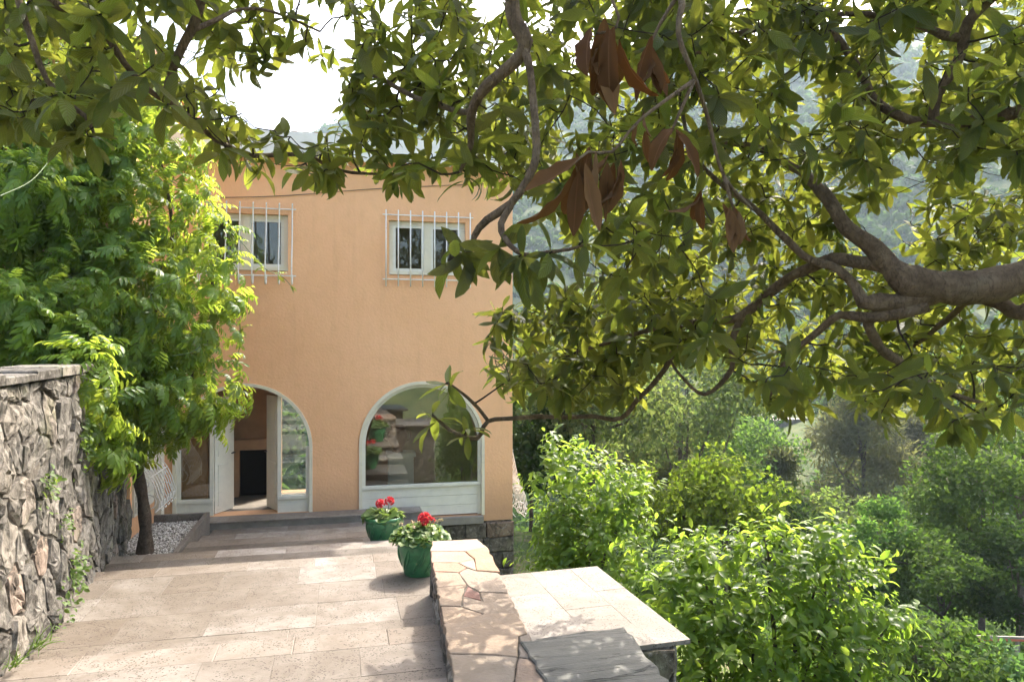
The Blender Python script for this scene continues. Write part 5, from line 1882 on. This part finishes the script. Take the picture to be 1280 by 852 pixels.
tree(830, 560, 70, 4.5, 2.5, OL, 'distant pale tree left of the valley middle', 2200, .4, 24, group=G_)
tree(1185, 660, 38, 2.8, 1.8, (.075, .11, .04), 'green tree between the pines and the leafy tree', 3000, .22, 28, group=G_)
tree(1060, 650, 34, 2.2, 1.3, (.09, .115, .045), 'grey-green tree above the lemon bush top', 2800, .2, 26, group=G_)
tree(960, 640, 30, 1.8, 1.0, DG, 'dark hollow of bushes behind the lemon bush', 2200, .18, 22, group=G_, kind_name='valley_bush')

# road on its embankment with a concrete buttress
rd_ = MB()
pts = [W(860, 545, 105), W(940, 532, 112), W(1000, 525, 116), W(1080, 522, 120), W(1200, 518, 124)]
P = smooth_path(pts, 6)
P[:, 2] = -9.0
V, F = [], []
for p in P:
    q = norm(np.array([p[0], p[1], 0]))
    V += [p - q * 1.5, p + q * 9]
for i in range(len(P) - 1):
    F.append((2 * i, 2 * i + 2, 2 * i + 3, 2 * i + 1))
me = mesh('road', np.array(V), F)
tag(link('road', me, MAT['road']), kind='structure')
em = thing('embankment_wall', tuple(P[len(P) // 2] - [0, 0, 5]), 'dark road embankment wall with a pale concrete buttress across the valley', 'retaining wall')
V, F = [], []
for p in P:
    q = norm(np.array([p[0], p[1], 0])) * 1.55
    V += [p - q + [0, 0, .1], p - q * 1.5 - [0, 0, 8]]
for i in range(len(P) - 1):
    F.append((2 * i, 2 * i + 1, 2 * i + 3, 2 * i + 2))
link('wall', mesh('wall', np.array(V), F), MAT['plinth'], em)
bl, br = W(1000, 543, 111), W(1026, 543, 111)
bl2, br2 = W(994, 588, 109), W(1022, 588, 109)
dz = FW * 3
V = [bl, br, br2, bl2] + [bl + dz, br + dz, br2 + dz, bl2 + dz]
MB().add(V, [(0, 3, 2, 1), (0, 1, 5, 4), (1, 2, 6, 5), (3, 0, 4, 7), (4, 5, 6, 7), (2, 3, 7, 6)]).build('buttress', MAT['concrete'], em)
# low barrier at the right edge and the overhead cable
bw = thing('roadside_barrier', tuple(W(1255, 800, 16)), 'low red and white barrier rail at the right edge below the trees', 'barrier')
a, b = W(1222, 797, 16), W(1330, 800, 16)
for k, (o, m) in enumerate(((.05, 'concrete'), (0, 'red'))):
    if m == 'red':
        MAT['red'] = m_plain('red_paint', (.42, .10, .06), .6, .2, 5)
    V = [a + [0, 0, o], b + [0, 0, o], b + [0, 0, o - .048], a + [0, 0, o - .048]]
    V += [v + FW * .05 for v in V]
    MB().add(V, [(0, 3, 2, 1), (0, 1, 5, 4), (1, 2, 6, 5), (3, 0, 4, 7), (4, 5, 6, 7), (2, 3, 7, 6)]).build('rail', MAT[m], bw)
for t in (.1, .5, .9):
    p = a + (b - a) * t + FW * .03
    MB().box(p[0] - .03, p[0] + .03, p[1] + .03, p[1] + .09, p[2] - 1.6, p[2] + .0).build('post', MAT['concrete'], bw)
cab = MB().tube(smooth_path([W(780, 618, 40), W(900, 632, 38), W(1060, 639, 36), W(1180, 642, 34), W(1400, 640, 30)], 1.0), .018, 5).build('overhead_cable', MAT['palewire'])
tag(cab, 'thin pale cable strung across the valley trees', 'cable')

# ================================================================== FAR WOODED HILLSIDE
NV = 7
vars_ = []
for k in range(NV):
    n = 90
    u = norm(rng.normal(0, 1, (n, 3)))
    q = rng.uniform(.5, 1.05, n)
    Lp = u * q[:, None] * [1, 1, .85] * np.array([1 + .25 * vnoise(w_, 1.7, k * 3.3) for w_ in u])[:, None]
    Dp = np.cross(u, rng.normal(0, 1, (n, 3)))
    V, F, U, T = join_leaves(np.zeros(n, int), [quad], frames(Dp, u + rng.normal(0, .35, (n, 3))), Lp, rng.uniform(.35, .6, n), rng.random(n))
    vars_.append((V, F, U))
NF = 5200
rr = np.sqrt(rng.uniform(60 ** 2, 640 ** 2, NF * 3)) * rng.uniform(.45, 1, NF * 3)
aa = np.radians(rng.uniform(-30, 58, NF * 3))
x, y = rr * np.sin(aa), rr * np.cos(aa)
sel = (rr > 66) & (rr < 640) & ~((rr > 60) & (rr < 132) & (np.degrees(aa) > 26) & (np.degrees(aa) < 44)) & ~((rr > 96) & (rr < 132) & (np.degrees(aa) > 18) & (np.degrees(aa) < 52))
x, y, rr = x[sel][:NF], y[sel][:NF], rr[sel][:NF]
z = terrain_h(x, y)
Ls = np.stack([x, y, z + 1.6], 1)
Sz = rng.uniform(1.7, 3.4, len(x)) * np.interp(rr, [60, 300, 640], [.9, 1.25, 2.0])
Ms = frames(np.stack([rng.normal(0, 1, len(x)), rng.normal(0, 1, len(x)), rng.normal(0, .1, len(x))], 1), np.tile([0, 0, 1.0], (len(x), 1)))
V, F, U, T = join_leaves(rng.integers(0, NV, len(x)), vars_, Ms, Ls, Sz, rng.random(len(x)))
wood = link('woodland', mesh('woodland', V, F, uv=U, tint=T), MAT['tree'], color=(.032, .052, .018, 1))
tag(wood, 'far wooded hillside fading into blue haze across the valley', 'woodland', kind='stuff')

NB_ = 1500
rr = np.sqrt(rng.uniform(13.5 ** 2, 72 ** 2, NB_)); aa = np.radians(rng.uniform(14, 56, NB_))
x, y = rr * np.sin(aa), rr * np.cos(aa)
sel = ~((x < 5.2) & (y < 18))
x, y, rr = x[sel], y[sel], rr[sel]
Sz = rng.uniform(.55, 1.15, len(x)) * np.interp(rr, [13, 25, 72], [.75, 1.1, 2.0])
Ls = np.stack([x, y, terrain_h(x, y) + Sz * .35], 1)
Ms = frames(np.stack([rng.normal(0, 1, len(x)), rng.normal(0, 1, len(x)), rng.normal(0, .1, len(x))], 1), np.tile([0, 0, 1.0], (len(x), 1)))
fine = []
for k in range(5):
    n = 210
    u = norm(rng.normal(0, 1, (n, 3)))
    Lp = u * rng.uniform(.45, 1.05, n)[:, None] * [1, 1, .8] * np.array([1 + .35 * vnoise(w_, 2.1, k * 5.1) for w_ in u])[:, None]
    V, F, U, T = join_leaves(np.zeros(n, int), [quad], frames(np.cross(u, rng.normal(0, 1, (n, 3))), u + rng.normal(0, .4, (n, 3))), Lp, rng.uniform(.14, .26, n), rng.random(n))
    fine.append((V, F, U))
V, F, U, T = join_leaves(rng.integers(0, 5, len(x)), fine, Ms, Ls, Sz, rng.random(len(x)))
scrub = link('scrub', mesh('scrub', V, F, uv=U, tint=T), MAT['tree'], color=(.045, .072, .022, 1))
tag(scrub, 'dense mixed green scrub covering the valley slope', 'scrub', kind='stuff')

# grassy undergrowth on the garden slope
NU = 14000
x = rng.uniform(1.5, 16, NU); y = rng.uniform(3, 24, NU)
okk = ~((x < XR + .1) & (y > 13)) & (x > 1.45) & ~((x < 2.6) & (y < 7.0))
x, y = x[okk], y[okk]
Lg = np.stack([x, y, terrain_h(x, y) - .02], 1)
ng = len(x)
V, F, U, T = join_leaves(np.zeros(ng, int), [grass_leaf], frames(np.stack([rng.normal(0, .5, ng), rng.normal(0, .5, ng), np.ones(ng)], 1), rng.normal(0, 1, (ng, 3))), Lg, rng.uniform(.12, .35, ng), rng.random(ng))
tag(link('grass', mesh('grass', V, F, uv=U, tint=T), MAT['weed']), 'rough grass on the garden slope below the ledge', 'grass', kind='stuff')

# ================================================================== HAZE
t = NT('haze')
vol = t.n('ShaderNodeVolumePrincipled', {'Color': (.72, .87, 1.0), 'Density': .00042, 'Anisotropy': .1})
t.t.links.new(vol.outputs[0], t.out.inputs['Volume'])
hz = MB().box(-1600, 1600, -1600, 1600, -60, 330).build('haze', t.m)
tag(hz, kind='stuff')
